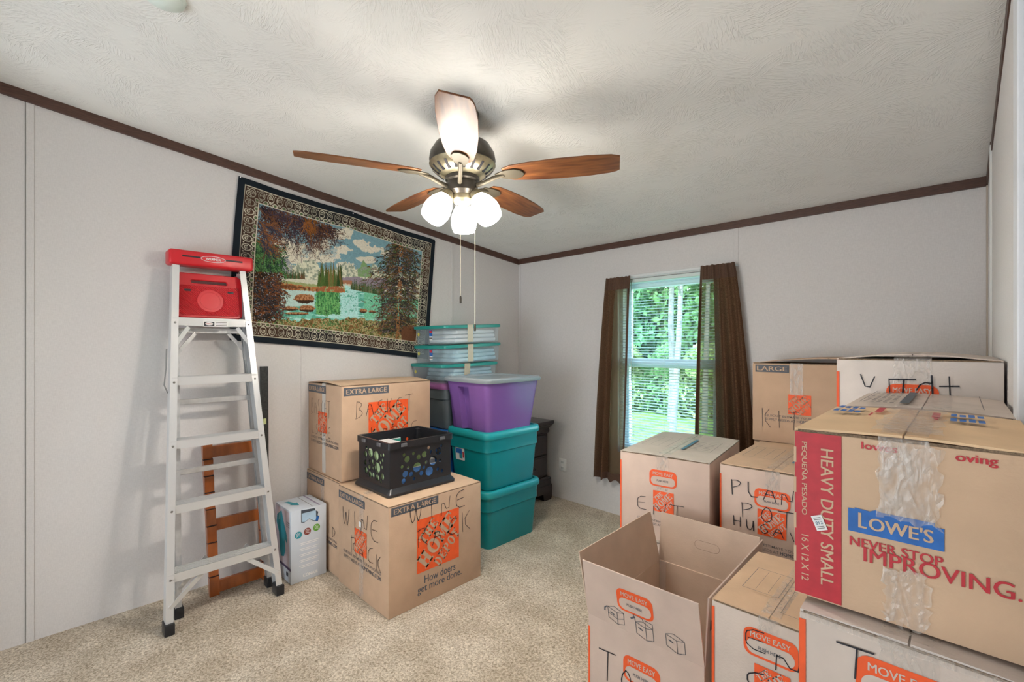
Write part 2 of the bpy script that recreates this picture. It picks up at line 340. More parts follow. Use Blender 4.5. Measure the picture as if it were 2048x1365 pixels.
def ceil_mat():
    m = bpy.data.materials.new('stomp_ceiling'); m.use_nodes = True; nt = m.node_tree; b = nt.nodes['Principled BSDF']; L = nt.links.new
    b.inputs['Base Color'].default_value = (.84, .845, .82, 1); b.inputs['Roughness'].default_value = .8; b.inputs['Specular IOR Level'].default_value = .25
    tc = nt.nodes.new('ShaderNodeTexCoord')
    # fan shaped brush strokes: each voronoi cell has its own stroke direction
    vo = nt.nodes.new('ShaderNodeTexVoronoi'); vo.inputs['Scale'].default_value = 8.5; L(tc.outputs['Object'], vo.inputs['Vector'])
    sep = nt.nodes.new('ShaderNodeSeparateColor'); L(vo.outputs['Color'], sep.inputs[0])
    ml = nt.nodes.new('ShaderNodeMath'); ml.operation = 'MULTIPLY'; ml.inputs[1].default_value = 6.28; L(sep.outputs[0], ml.inputs[0])
    vr = nt.nodes.new('ShaderNodeVectorRotate'); vr.rotation_type = 'Z_AXIS'; L(tc.outputs['Object'], vr.inputs['Vector']); L(ml.outputs[0], vr.inputs['Angle'])
    mp = nt.nodes.new('ShaderNodeMapping'); mp.inputs['Scale'].default_value = (1, .16, 1); L(vr.outputs[0], mp.inputs[0])
    n = nt.nodes.new('ShaderNodeTexNoise'); n.inputs['Scale'].default_value = 165; n.inputs['Detail'].default_value = 3; n.inputs['Distortion'].default_value = .6; L(mp.outputs[0], n.inputs['Vector'])
    n2 = nt.nodes.new('ShaderNodeTexNoise'); n2.inputs['Scale'].default_value = 7; L(tc.outputs['Object'], n2.inputs['Vector'])
    r = nt.nodes.new('ShaderNodeValToRGB'); r.color_ramp.elements[0].position = .46; r.color_ramp.elements[1].position = .64; L(n.outputs[0], r.inputs[0])
    r2 = nt.nodes.new('ShaderNodeValToRGB'); r2.color_ramp.elements[0].position = .34; r2.color_ramp.elements[1].position = .58; L(n2.outputs[0], r2.inputs[0])
    mm = nt.nodes.new('ShaderNodeMath'); mm.operation = 'MULTIPLY'; L(r.outputs[0], mm.inputs[0]); L(r2.outputs[0], mm.inputs[1])
    bp = nt.nodes.new('ShaderNodeBump'); bp.inputs['Strength'].default_value = .6; bp.inputs['Distance'].default_value = .003; L(mm.outputs[0], bp.inputs['Height']); L(bp.outputs[0], b.inputs['Normal'])
    return m
CEIL = ceil_mat()
def carpet_mat():
    m = bpy.data.materials.new('beige_carpet'); m.use_nodes = True; nt = m.node_tree; b = nt.nodes['Principled BSDF']; L = nt.links.new
    b.inputs['Roughness'].default_value = .95; b.inputs['Specular IOR Level'].default_value = .1
    tc = nt.nodes.new('ShaderNodeTexCoord'); vo = nt.nodes.new('ShaderNodeTexNoise'); vo.inputs['Scale'].default_value = 105; vo.inputs['Detail'].default_value = 5; vo.inputs['Roughness'].default_value = .75; vo.inputs['Distortion'].default_value = .8
    L(tc.outputs['Object'], vo.inputs['Vector'])
    r = nt.nodes.new('ShaderNodeValToRGB'); r.color_ramp.elements[0].position = .38; r.color_ramp.elements[1].position = .60
    r.color_ramp.elements[0].color = (.34, .275, .20, 1); r.color_ramp.elements[1].color = (.86, .775, .65, 1); L(vo.outputs[0], r.inputs[0])
    n = nt.nodes.new('ShaderNodeTexNoise'); n.inputs['Scale'].default_value = 5; n.inputs['Detail'].default_value = 4; L(tc.outputs['Object'], n.inputs['Vector'])
    r3 = nt.nodes.new('ShaderNodeValToRGB'); r3.color_ramp.elements[0].position = .4; r3.color_ramp.elements[1].position = .62; r3.color_ramp.elements[0].color = (.80, .78, .75, 1); r3.color_ramp.elements[1].color = (1, 1, 1, 1); L(n.outputs[0], r3.inputs[0])
    mx = nt.nodes.new('ShaderNodeMix'); mx.data_type = 'RGBA'; mx.blend_type = 'MULTIPLY'; mx.inputs[0].default_value = 1; L(r.outputs[0], mx.inputs[6]); L(r3.outputs[0], mx.inputs[7]); L(mx.outputs[2], b.inputs['Base Color'])
    bp = nt.nodes.new('ShaderNodeBump'); bp.inputs['Strength'].default_value = .8; bp.inputs['Distance'].default_value = .006; L(vo.outputs[0], bp.inputs['Height']); L(bp.outputs[0], b.inputs['Normal'])
    return m
CARPET = carpet_mat()
TRIM = mat('brown_crown_trim', (.085, .040, .028), .45, var=.25, vscale=30, stretch=(1, 1, 6))
struct(MB().box(-.12, XR+.12, YB-1.6, YW+.12, -.06, 0).build('floor', CARPET))
mb = MB(); y0, y1 = YB-1.6, YW+.12
mb.add([(-.12, y0, ceilz(y0)), (XR+.12, y0, ceilz(y0)), (XR+.12, y1, ceilz(y1)), (-.12, y1, ceilz(y1)),
        (-.12, y0, ceilz(y0)+.1), (XR+.12, y0, ceilz(y0)+.1), (XR+.12, y1, ceilz(y1)+.1), (-.12, y1, ceilz(y1)+.1)],
       [(0, 3, 2, 1), (4, 5, 6, 7), (0, 1, 5, 4), (2, 3, 7, 6), (1, 2, 6, 5), (3, 0, 4, 7)])
struct(mb.build('ceiling', CEIL))
struct(MB().box(-.12, 0, YB-1.6, YW+.12, -.06, 2.75).build('wall_left', WALL))
struct(MB().box(XR, XR+.12, YB-1.6, YW+.12, -.06, 2.75).build('wall_right', WALL))
WX0, WX1, WZ0, WZ1 = 1.075, 1.86, .50, 1.845
mb = MB(); mb.box(0, WX0, YW, YW+.12, -.06, 2.3).box(WX1, XR, YW, YW+.12, -.06, 2.3).box(WX0, WX1, YW, YW+.12, -.06, WZ0).box(WX0, WX1, YW, YW+.12, WZ1, 2.3)
struct(mb.build('wall_window', WALL))
# unseen back wall, its wide opening added to let the fill lamp shine in
mb = MB(); mb.box(0, .45, YB-.1, YB, 0, 2.75).box(2.75, XR, YB-.1, YB, 0, 2.75).box(.45, 2.75, YB-.1, YB, 2.18, 2.75)
struct(mb.build('wall_back', WALL)); struct(MB().box(0, XR, YB-1.6, YB-1.5, 0, 2.8).build('wall_hall', WALL))
# crown trim
mb = MB(); hgt = .048
def slope_trim(x0, x1, ya, yb):
    return MB().add([(x, y, ceilz(y)-dz) for y in (ya, yb) for x, dz in ((x0, hgt), (x1, hgt), (x1, 0), (x0, 0))], [(3, 2, 1, 0), (4, 5, 6, 7), (0, 1, 5, 4), (1, 2, 6, 5), (2, 3, 7, 6), (3, 0, 4, 7)])
struct(slope_trim(0, .014, YB, YW).build('trim_1', TRIM)); struct(slope_trim(XR-.004, XR, YB, 2.76).build('trim_2', TRIM))
struct(slope_trim(XR-.006, XR, 2.77, YW).build('trim_3', TRIM))
struct(MB().box(.014, XR-.006, YW-.014, YW, EAVE-hgt+.002, EAVE+.001).build('trim_4', TRIM))
# wall panel battens, each a flat strip
BAT = wall_mat('vinyl_batten', (.68, .66, .655), 0)
wl = bpy.data.objects['wall_left']; ww = bpy.data.objects['wall_window']; wr = bpy.data.objects['wall_right']
for y in (-.03, 1.172, 2.378): MB().rbox(0, .0035, y-.013, y+.013, 0, ceilz(y)-hgt, .001, 1).build('batten', BAT, wl)
for x in (.016, 1.957): MB().rbox(x-.015, x+.015, YW-.0035, YW, 0, EAVE-hgt, .001, 1).build('batten', BAT, ww)
SEAM = mat('dark_seam', (.22, .21, .20), .8)
for y in (-.044,): MB().box(0, .004, y-.0012, y+.0012, 0, ceilz(y)-hgt).build('seam', SEAM, wl)
TANP = mat('tan_corner_strip', (.50, .43, .36), .6)
MB().rbox(XR-.006, XR, YW-.03, YW-.001, 0, EAVE-hgt, .001, 1).build('corner_strip', TANP, wr)
MB().rbox(XR-.008, XR, 2.745, 2.77, 0, ceilz(2.77)-.02, .001, 1).build('batten', mat('white_batten', (.72, .72, .70), .4), wr)
MB().rbox(XR-.012, XR, 1.40, 1.50, 0, 2.30, .003, 2).build('door_casing', mat('white_casing', (.76, .79, .84), .35), wr)

# ------------------------------------------------------------------ window, blind, curtains
VIN = mat('window_vinyl', (.72, .80, .82), .35)
win = bpy.data.objects.new('window_1', None); COL.objects.link(win); win.location = (1.4675, YW+.06, WZ0); struct(win)
def wframe(x0, x1, z0, z1, y0, y1, t):
    return MB().rbox(x0, x0+t, y0, y1, z0, z1, .003, 1).rbox(x1-t, x1, y0, y1, z0, z1, .003, 1).rbox(x0+t, x1-t, y0, y1, z1-t, z1, .003, 1).rbox(x0+t, x1-t, y0, y1, z0, z0+t, .003, 1)
wframe(WX0, WX1, WZ0, WZ1, YW+.03, YW+.12, .03).build('window_frame', VIN, win, world=True)
ZM = 1.205
wframe(WX0+.03, WX1-.03, ZM-.036, WZ1-.03, YW+.08, YW+.11, .040).build('upper_sash', VIN, win, world=True)
wframe(WX0+.03, WX1-.03, WZ0+.03, ZM+.030, YW+.05, YW+.08, .040).build('lower_sash', VIN, win, world=True)
gm = bpy.data.materials.new('window_glass'); gm.use_nodes = True; nt = gm.node_tree; nt.nodes.remove(nt.nodes['Principled BSDF'])
tr = nt.nodes.new('ShaderNodeBsdfTransparent'); tr.inputs[0].default_value = (.93, .98, .96, 1); gl = nt.nodes.new('ShaderNodeBsdfGlossy'); gl.inputs['Roughness'].default_value = .02; mx = nt.nodes.new('ShaderNodeMixShader'); mx.inputs[0].default_value = .06
nt.links.new(tr.outputs[0], mx.inputs[1]); nt.links.new(gl.outputs[0], mx.inputs[2]); nt.links.new(mx.outputs[0], nt.nodes['Material Output'].inputs[0])
MB().box(WX0+.05, WX1-.05, YW+.094, YW+.097, ZM+.005, WZ1-.05).build('pane', gm, win, world=True)
MB().box(WX0+.05, WX1-.05, YW+.063, YW+.066, WZ0+.06, ZM-.010).build('pane', gm, win, world=True)
MB().rbox(WX0-.035, WX1+.035, YW-.012, YW, WZ1, WZ1+.03, .003, 1).build('window_casing', WHITEP, win, world=True)
SLAT = mat('blind_slat_white', (.72, .82, .80), .35)
bl = empty('window_blind', (1.4675, YW+.012, WZ1-.02), 'white mini blind with thin open slats hanging in the window', 'blind')
MB().rbox(WX0+.012, WX1-.012, YW-.002, YW+.028, WZ1-.028, WZ1-.002, .003, 2).build('head_rail', SLAT, bl, world=True)
n = 10; vs = []; fs = []
z = 0
prof = [(-.0125, -.0012), (-.006, .0008), (0, .0014), (.006, .0008), (.0125, -.0012)]
hw = (WX1-WX0)/2-.018; ca, sa = math.cos(math.radians(8)), math.sin(math.radians(8))
for xx in (-hw, hw):
    for a, b in prof: vs.append((xx, a*ca-b*sa, a*sa+b*ca))
for k in range(4): fs.append((k, k+1, k+6, k+5))
sm = bpy.data.meshes.new('slat'); sm.from_pydata(vs, [], fs); sm.materials.append(SLAT); sm.polygons.foreach_set('use_smooth', [True]*4)
zz = WZ1-.048
while zz > WZ0+.06:
    o = bpy.data.objects.new('slat', sm); COL.objects.link(o); o.parent = bl; o.location = (0, 0, zz-bl.location.z); zz -= .0208
MB().rbox(WX0+.018, WX1-.018, YW+.003, YW+.023, WZ0+.034, WZ0+.05, .003, 2).build('bottom_rail', SLAT, bl, world=True)
for x in (1.215, 1.46, 1.72): MB().tube([(x, YW+.0125-.012, WZ0+.05), (x, YW+.0005, WZ1-.02)], .0009, 5).build('ladder_cord', SLAT, bl, world=True)
MB().tube([(1.20, YW-.012, 1.05), (1.20, YW-.012, WZ1-.02)], .0035, 6).build('tilt_wand', mat('clear_wand', (.6, .75, .72), .2, alpha=.5), bl, world=True)

def curtain_mat():
    m = bpy.data.materials.new('brown_sheer_weave'); m.use_nodes = True; nt = m.node_tree; L = nt.links.new; nt.nodes.remove(nt.nodes['Principled BSDF'])
    tc = nt.nodes.new('ShaderNodeTexCoord'); n = nt.nodes.new('ShaderNodeTexNoise'); n.inputs['Scale'].default_value = 300; mp = nt.nodes.new('ShaderNodeMapping'); mp.inputs['Scale'].default_value = (.15, 1, 1)
    L(tc.outputs['Object'], mp.inputs[0]); L(mp.outputs[0], n.inputs['Vector'])
    r = nt.nodes.new('ShaderNodeValToRGB'); r.color_ramp.elements[0].color = (.070, .036, .021, 1); r.color_ramp.elements[1].color = (.155, .085, .050, 1); r.color_ramp.elements[0].position = .35; r.color_ramp.elements[1].position = .65; L(n.outputs[0], r.inputs[0])
    d = nt.nodes.new('ShaderNodeBsdfDiffuse'); t = nt.nodes.new('ShaderNodeBsdfTranslucent'); t.inputs[0].default_value = (.20, .16, .09, 1); p = nt.nodes.new('ShaderNodeBsdfTransparent'); p.inputs[0].default_value = (.95, .9, .75, 1)
    L(r.outputs[0], d.inputs[0])
    m1 = nt.nodes.new('ShaderNodeMixShader'); m1.inputs[0].default_value = .35; L(d.outputs[0], m1.inputs[1]); L(t.outputs[0], m1.inputs[2])
    m2 = nt.nodes.new('ShaderNodeMixShader'); m2.inputs[0].default_value = .30; L(m1.outputs[0], m2.inputs[1]); L(p.outputs[0], m2.inputs[2]); L(m2.outputs[0], nt.nodes['Material Output'].inputs[0])
    return m
CURT = curtain_mat(); GATH = CURT.copy(); GATH.name = 'brown_gathered_weave'
for nd in GATH.node_tree.nodes:
    if nd.type == 'MIX_SHADER':
        nd.inputs[0].default_value = .12 if nd.inputs[0].default_value > .32 else .02
HEM = mat('brown_hem', (.095, .050, .031), .9, var=.2, vscale=200)
def curtain(top0, top1, bot0, bot1, ztop, zbot, folds, label, flat, cut):
    e = empty('curtain', ((top0+top1)/2, YW-.06, zbot), label, 'curtain', 'brown curtains at the window')
    nu, nv = 90, 50; mb = MB(); vs = []
    for j in range(nv+1):
        v = j/nv; z = ztop+(zbot-ztop)*v
        for i in range(nu+1):
            u = i/nu; x = (top0+(bot0-top0)*v**.8)*(1-u)+(top1+(bot1-top1)*v**.8)*u
            uu = u if flat == 'R' else 1-u     # uu=1 is the flat edge beside the glass
            ga = (i < cut) if flat == 'R' else (i > cut); amp = (.007+.026*v)*(1 if ga else .35)
            y = YW-.055-amp*math.sin(u*folds*(2.6 if ga else 1.4)*PI+.6*math.sin(3*v+u*4))-.004*math.sin(u*folds*5+v*3)
            z2 = z+.012*math.sin(u*folds*2*PI)*(v > .97)
            if v < .10: y += .003*math.sin(u*64)*(1-v*8)
            vs.append((x, y, z2+(.002*math.sin(u*40) if j == 0 else 0)))
    for nm, mt, a_, b_ in (('gathered_panel', GATH, *((0, cut) if flat == 'R' else (cut, nu))), ('sheer_panel', CURT, *((cut, nu) if flat == 'R' else (0, cut)))):
        q = MB(); q.add([vs[j*(nu+1)+i] for j in range(nv+1) for i in range(a_, b_+1)], [(j*(b_-a_+1)+i, j*(b_-a_+1)+i+1, (j+1)*(b_-a_+1)+i+1, (j+1)*(b_-a_+1)+i) for j in range(nv) for i in range(b_-a_)]); q.build(nm, mt, e, True, world=True)
    def strip(idx, name, wid, dy):
        a = [vs[k] for k in idx[0]]; b = [vs[k] for k in idx[1]]; q = MB(); m = len(a)
        q.add([(p[0], p[1]+dy, p[2]) for p in a+b], [(k, k+1, k+1+m, k+m) for k in range(m-1)]); q.build(name, HEM, e, True, world=True)
    W = nu+1
    c0, c1 = (nu-7, nu) if flat == 'R' else (7, 0)
    strip(([j*W+c0 for j in range(nv+1)], [j*W+c1 for j in range(nv+1)]), 'side_hem', 0, -.0015)
    strip(([0*W+i for i in range(W)], [3*W+i for i in range(W)]), 'rod_pocket', 0, -.002)
    strip(([(nv-2)*W+i for i in range(W)], [nv*W+i for i in range(W)]), 'bottom_hem', 0, -.0015)
    return e
curtain(1.002, 1.216, .892, 1.165, 1.862, .275, 3.2, 'brown sheer curtain left of the window, nearer the room corner', 'R', 39)
curtain(1.748, 1.965, 1.700, 2.115, 1.872, .30, 4.3, 'brown sheer curtain right of the window, behind the stacked boxes', 'L', 35)
rod = empty('curtain_rod', (1.48, YW-.055, 1.85), 'thin white curtain rod across the window top, mostly inside the curtain pockets', 'rod')
MB().tube([(1.0, YW-.04, 1.846), (1.97, YW-.04, 1.854)], .004, 8).build('rod', VIN, rod, True, world=True)
MB().tube([(1.0, YW-.04, 1.846), (1.0, YW, 1.846)], .005, 8).build('bracket', VIN, rod, True, world=True)
MB().tube([(1.97, YW-.04, 1.854), (1.97, YW, 1.854)], .005, 8).build('bracket', VIN, rod, True, world=True)

# outlet
ou = empty('power_outlet', (.529, YW, .295), 'white power outlet plate low on the wall beside the dark nightstand', 'outlet')
MB().rbox(.492, .567, YW-.006, YW, .242, .350, .002, 2).build('cover_plate', PAPER, ou, True, world=True)
for dz in (.272, .320):
    MB().rbox(.512, .547, YW-.008, YW-.004, dz-.014, dz+.014, .003, 2).build('socket', mat('socket_white', (.75, .77, .78), .3), ou, True, world=True)
    MB().box(.521, .5235, YW-.0086, YW-.0078, dz-.006, dz+.006).box(.536, .5385, YW-.0086, YW-.0078, dz-.006, dz+.006).build('slot', MARK, ou, world=True)

# ceiling detector, only its rim shows at the top of the frame
sd = empty('ceiling_light_fixture', (1.205, .275, ceilz(.275)), 'small white round fixture on the ceiling cut off by the top edge', 'fixture')
MB().lathe([(.0001, -.035), (.03, -.033), (.052, -.02), (.06, 0)], 32).build('fixture_dome', mat('frosted_dome', (.75, .85, .80), .3), sd, True)

# ------------------------------------------------------------------ ceiling fan
FX, FY = 1.463, 1.276; FZ = ceilz(FY)
BRONZE = mat('aged_bronze', (.085, .075, .062), .34, metal=.65, var=.25, vscale=30)
BRONZEL = mat('brushed_antique_brass', (.34, .30, .20), .32, metal=.75, var=.2, vscale=40)
fan = empty('ceiling_fan', (FX, FY, FZ), 'five-blade ceiling fan with bronze motor and three lit glass shades', 'ceiling fan')
def L_(prof, name, m, M=None, n=48, par=fan): return MB().lathe(prof, n, M).build(name, m, par, True)
L_([(.0001, .006), (.070, .006), (.072, -.02), (.060, -.055), (.035, -.075), (.018, -.08)], 'canopy', BRONZE)
L_([(.0125, -.06), (.0125, -.15)], 'down_rod', BRONZE)
zb = 2.065-FZ   # blade height
top = zb+.145
hs = L_([(.014, top+.025), (.05, top+.022), (.085, top+.010), (.118, top-.012), (.138, top-.045), (.143, top-.075), (.138, top-.092)], 'motor_housing', BRONZE)
L_([(.140, top-.090), (.143, top-.094), (.132, top-.112), (.115, top-.128), (.088, top-.142), (.070, top-.148)], 'vent_ring', BRONZEL)
for k in range(20):   # vent slots round the housing underside
    a = 2*PI*k/20; M = Matrix.Rotation(a, 4, 'Z')
    MB().bar((.100, 0, top-.139), (.132, 0, top-.111), .011, .004).xf(M).build('vent_slot', MARK, fan)
L_([(.070, top-.146), (.074, top-.150), (.074, top-.163), (.062, top-.170)], 'flywheel', BRONZE)
L_([(.062, top-.166), (.066, top-.172), (.066, top-.212), (.058, top-.220), (.044, top-.228)], 'switch_housing', BRONZE)
L_([(.046, top-.222), (.048, top-.232), (.046, top-.246), (.040, top-.252), (.036, top-.258), (.022, top-.263), (.0001, top-.264)], 'light_kit_plate', BRONZEL)
IRON = mat('dull_bronze', (.10, .085, .058), .55, metal=.4)
def blade_mat():
    m = bpy.data.materials.new('walnut_blade'); m.use_nodes = True; nt = m.node_tree; b = nt.nodes['Principled BSDF']; L = nt.links.new
    b.inputs['Roughness'].default_value = .42; b.inputs['Coat Weight'].default_value = .1; b.inputs['Coat Roughness'].default_value = .25
    tc = nt.nodes.new('ShaderNodeTexCoord'); mp = nt.nodes.new('ShaderNodeMapping'); mp.inputs['Scale'].default_value = (.12, 1, 1); n = nt.nodes.new('ShaderNodeTexNoise'); n.inputs['Scale'].default_value = 60; n.inputs['Detail'].default_value = 6
    L(tc.outputs['Object'], mp.inputs[0]); L(mp.outputs[0], n.inputs['Vector'])
    r = nt.nodes.new('ShaderNodeValToRGB'); r.color_ramp.elements[0].position = .3; r.color_ramp.elements[1].position = .75
    r.color_ramp.elements[0].color = (.10, .028, .009, 1); r.color_ramp.elements[1].color = (.30, .115, .034, 1); L(n.outputs[0], r.inputs[0]); L(r.outputs[0], b.inputs['Base Color'])
    return m
BLADE = blade_mat()
th0 = math.radians(44.24)
base_a = math.atan2(-math.cos(th0), math.sin(th0))       # towards the camera
def blade_outline():
    L, pts = .66, []
    r0 = .185
    top_ = [(r0, .036), (.22, .052), (.30, .064), (.42, .071), (.54, .070), (.62, .062), (.648, .054)]
    bot_ = [(.662, -.045), (.63, -.058), (.54, -.066), (.42, -.068), (.30, -.062), (.22, -.052), (r0, -.036)]
    return top_+[(.660, .045)]+bot_
for k in range(5):
    a = base_a+math.radians(4+72*k)
    M = Matrix.Translation((0, 0, zb)) @ Matrix.Rotation(a, 4, 'Z') @ Matrix.Rotation(math.radians(-11), 4, 'X')
    vs, fs = plate(blade_outline(), [], .006, .0015)
    o = MB().add(vs, fs).build('blade', BLADE, fan, True, angle=50); o.matrix_local = M
    # blade iron: arm and leaf shaped holder under the blade
    q = MB().tube([(.066, 0, -.045), (.10, 0, -.035), (.14, .0, -.018), (.185, 0, -.008)], [.010, .009, .010, .008], 10)
    vs, fs = plate([(.15, .010), (.19, .028), (.235, .034), (.262, .022), (.272, 0), (.262, -.022), (.235, -.034), (.19, -.028), (.15, -.010)], [], .006, .002)
    q.add([(x, y, z-.007) for x, y, z in vs], fs)
    br = q.build('blade_iron', IRON, fan, True, angle=50); br.matrix_local = M
SHADE = bpy.data.materials.new('lit_frosted_glass'); SHADE.use_nodes = True
nt = SHADE.node_tree; b = nt.nodes['Principled BSDF']; b.inputs['Base Color'].default_value = (.9, .88, .82, 1); b.inputs['Emission Color'].default_value = (1, .925, .83, 1); b.inputs['Emission Strength'].default_value = SHADE_EMIT
BULB = SHADE.copy(); BULB.name = 'lit_bulb'; BULB.node_tree.nodes['Principled BSDF'].inputs['Emission Strength'].default_value = 430
for k, da in enumerate((-62, 65, 183)):
    a = base_a+math.radians(da); M = Matrix.Translation((0, 0, top-.203)) @ Matrix.Rotation(a, 4, 'Z') @ Matrix.Translation((.050, 0, 0)) @ Matrix.Rotation(math.radians(-(33 if k < 2 else 27)), 4, 'Y')
    MB().tube([(-.02, 0, .02), (.0, 0, .0), (0, 0, -.02)], [.012, .012, .014], 12).xf(M).build('light_arm', BRONZE, fan, True)
    MB().lathe([(.014, -.012), (.022, -.020), (.028, -.034), (.032, -.048), (.030, -.052)], 28, M).build('socket_cup', BRONZEL, fan, True)
    sh = MB().lathe([(.028, -.044), (.036, -.055), (.050, -.082), (.057, -.108), (.058, -.128), (.053, -.152), (.048, -.166), (.046, -.166), (.050, -.150), (.054, -.128)], 32, M).build('glass_shade', SHADE, fan, True)
    MB().lathe([(.0001, -.152), (.02, -.146), (.028, -.125), (.020, -.10), (.012, -.08), (.012, -.05)], 20, M).build('bulb', BULB, fan, True)
R_ = Vector((math.cos(th0), math.sin(th0), 0)); F_ = Vector((-math.sin(th0), math.cos(th0), 0))
def chain(off, depth, z0, z1, nm):
    p = R_*off-F_*depth
    MB().tube([(p.x, p.y, z0), (p.x, p.y, z1+.03)], .0009, 6).build('pull_chain', mat('chain_metal', (.75, .70, .55), .3, metal=.8), fan)
    q = MB()
    zz = z0
    while zz > z1+.03:
        q.add(*(lambda s: ([(p.x+x*s, p.y+y*s, zz+z*s) for x, y, z in ((1, 0, 0), (-1, 0, 0), (0, 1, 0), (0, -1, 0), (0, 0, 1), (0, 0, -1))], [(0, 2, 4), (2, 1, 4), (1, 3, 4), (3, 0, 4), (2, 0, 5), (1, 2, 5), (3, 1, 5), (0, 3, 5)]))(.0019)); zz -= .0062
    o = q.build('chain_bead', mat('chain_metal', (.75, .70, .55), .3, metal=.8), fan); o['kind'] = 'stuff'
    MB().lathe([(.0001, .032), (.003, .030), (.0045, .024), (.0045, 0), (.0001, -.001)], 12, Matrix.Translation((p.x, p.y, z1))).build('chain_pull', BRONZE, fan, True)
chain(-.003, .05, top-.262, 1.515-FZ, 'a'); chain(.052, -.02, top-.215, 1.40-FZ, 'b')

# ------------------------------------------------------------------ cartons on the right
def stripe(F, h, m=ORANGE, w=.007, top=.045): F.rect('edge_stripe', m, 0, 0, w, h-top, 0)
def side_stripe(e, d, h, m=ORANGE):
    f = Face(e, (0, d, 0), (0, -1, 0), (0, 0, 1)); f.rect('edge_stripe', m, d-.02, 0, .02, h-.045, 0); f.build()
def topprint(T, w, d):
    """address table on one flap, contents lines and blue bars on the other"""
    x0 = w*.10; T.frame('printed_table', FINE, x0, d*.28, w*.30, d*.40, .0018)
    for k in (1, 2): T.ribbon('printed_table', FINE, [(x0+w*.10*k, d*.30), (x0+w*.10*k, d*.66)], .0013, 0)
    x1 = w*.62; T.frame('printed_table', FINE, x1, d*.28, w*.28, d*.40, .0018)
    T.rect('blue_bar', TBLUE, w*.58, d*.26, w*.035, d*.44, 1)
    for i in range(2):
        for j in range(6): T.rect('printed_dashes#%d_%d' % (i, j), FINE, x1+w*(.04+.12*i), d*(.33+.055*j), w*.08, d*.008, 0)

# box marked ENT
h = .405; g = 'moving boxes with orange printing'
def ent_like(loc, w, d, h, rz, label, body, top): return carton(loc, w, d, h, label, g, rz, body, top)
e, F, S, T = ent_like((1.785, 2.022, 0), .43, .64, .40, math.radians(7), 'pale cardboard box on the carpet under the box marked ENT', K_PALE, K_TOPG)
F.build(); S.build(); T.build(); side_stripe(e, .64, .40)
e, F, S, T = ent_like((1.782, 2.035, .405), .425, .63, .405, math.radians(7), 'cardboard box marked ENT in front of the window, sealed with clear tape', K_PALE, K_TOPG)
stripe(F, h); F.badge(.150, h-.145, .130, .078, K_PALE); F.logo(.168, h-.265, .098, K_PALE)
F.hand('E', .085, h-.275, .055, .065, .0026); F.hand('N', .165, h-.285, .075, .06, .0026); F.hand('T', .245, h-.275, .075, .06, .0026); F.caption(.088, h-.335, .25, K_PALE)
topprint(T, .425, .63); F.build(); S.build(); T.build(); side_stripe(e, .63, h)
# box marked PLANT POT
e, F, S, T = ent_like((2.245, 2.125, 0), .42, .63, .40, math.radians(1.5), 'pale cardboard box under the box marked PLANT', K_PALE, K_TOPG)
F.build(); side_stripe(e, .63, .40)
e, F, S, T = ent_like((2.232, 2.130, .405), .425, .63, .405, math.radians(1.5), 'cardboard box handwritten PLANT POT, right of the box marked ENT', K_PALE, K_TAN)
stripe(F, h); F.badge(.142, h-.158, .135, .078, K_PALE); F.logo(.154, h-.275, .108, K_PALE)
F.hand('PLANT', .048, h-.125, .31, .062, .0036, -.01); F.hand('POT', .090, h-.215, .20, .062, .0032, -.02); F.hand('HUGA', .055, h-.265, .20, .045, .0032, -.02); F.hand('V', .275, h-.285, .05, .05, .003)
F.caption(.10, h-.340, .28, K_PALE)
topprint(T, .425, .63); F.build(); T.build(); side_stripe(e, .63, h)
# LARGE / KIT box against the window wall, on two more
for z, lab in ((0, 'pale cardboard box at floor level, two under the box marked LARGE'), (.405, 'pale cardboard box by the window wall directly under the box marked LARGE')):
    e, F, S, T = ent_like((2.178, 2.79, z), .71, .36, .40, 0, lab, K_WARM, K_WARM)
e, F, S, T = carton((2.172, 2.785, .81), .71, .365, .432, 'tall tan box labelled LARGE and handwritten KIT against the window wall', g, 0, K_WARM, K_WARM, tape=0, bulge=.03, tape_drop=.2)
h = .432
F.sizelabel('LARGE', .015, h-.052, .165, .040, K_WARM); F.logo(.176, h-.272, .105, K_WARM); F.hand('KIT', .042, h-.355, .19, .10, .0024, 0); F.caption(.066, h-.315, .30, K_WARM)
F.rect('packing_tape_front', TAPE, .185, h-.17, .06, .17, 3)
F.build(); S.build()
# KITCH box
for z, lab in ((0, 'pale cardboard box at floor level, two under the box with KITCH lettering'), (.405, 'pale cardboard box in the right corner directly under the box with KITCH lettering')):
    e, F, S, T = ent_like((2.703, 1.905, z), .390, .62, .40, 0, lab, K_GREY, K_GREY)
e, F, S, T = carton((2.702, 1.90, .81), .392, .62, .485, 'greyish box with KITCH handwriting, highest box beside the right wall', g, 0, K_WHITE, K_GREY, tape=.09, bulge=.016, tape_drop=.12)
h = .485
F.rect('edge_stripe', ORANGE, 0, 0, .008, h-.045, 0); F.badge(.132, h-.165, .125, .086, K_GREY)
F.hand('VI', .066, h-.115, .10, .062, .0035); F.hand('T', .142, h-.115, .06, .05, .0045); F.hand('d', .205, h-.11, .045, .06, .0045); F.hand('+', .258, h-.115, .045, .065, .0042)
F.build()
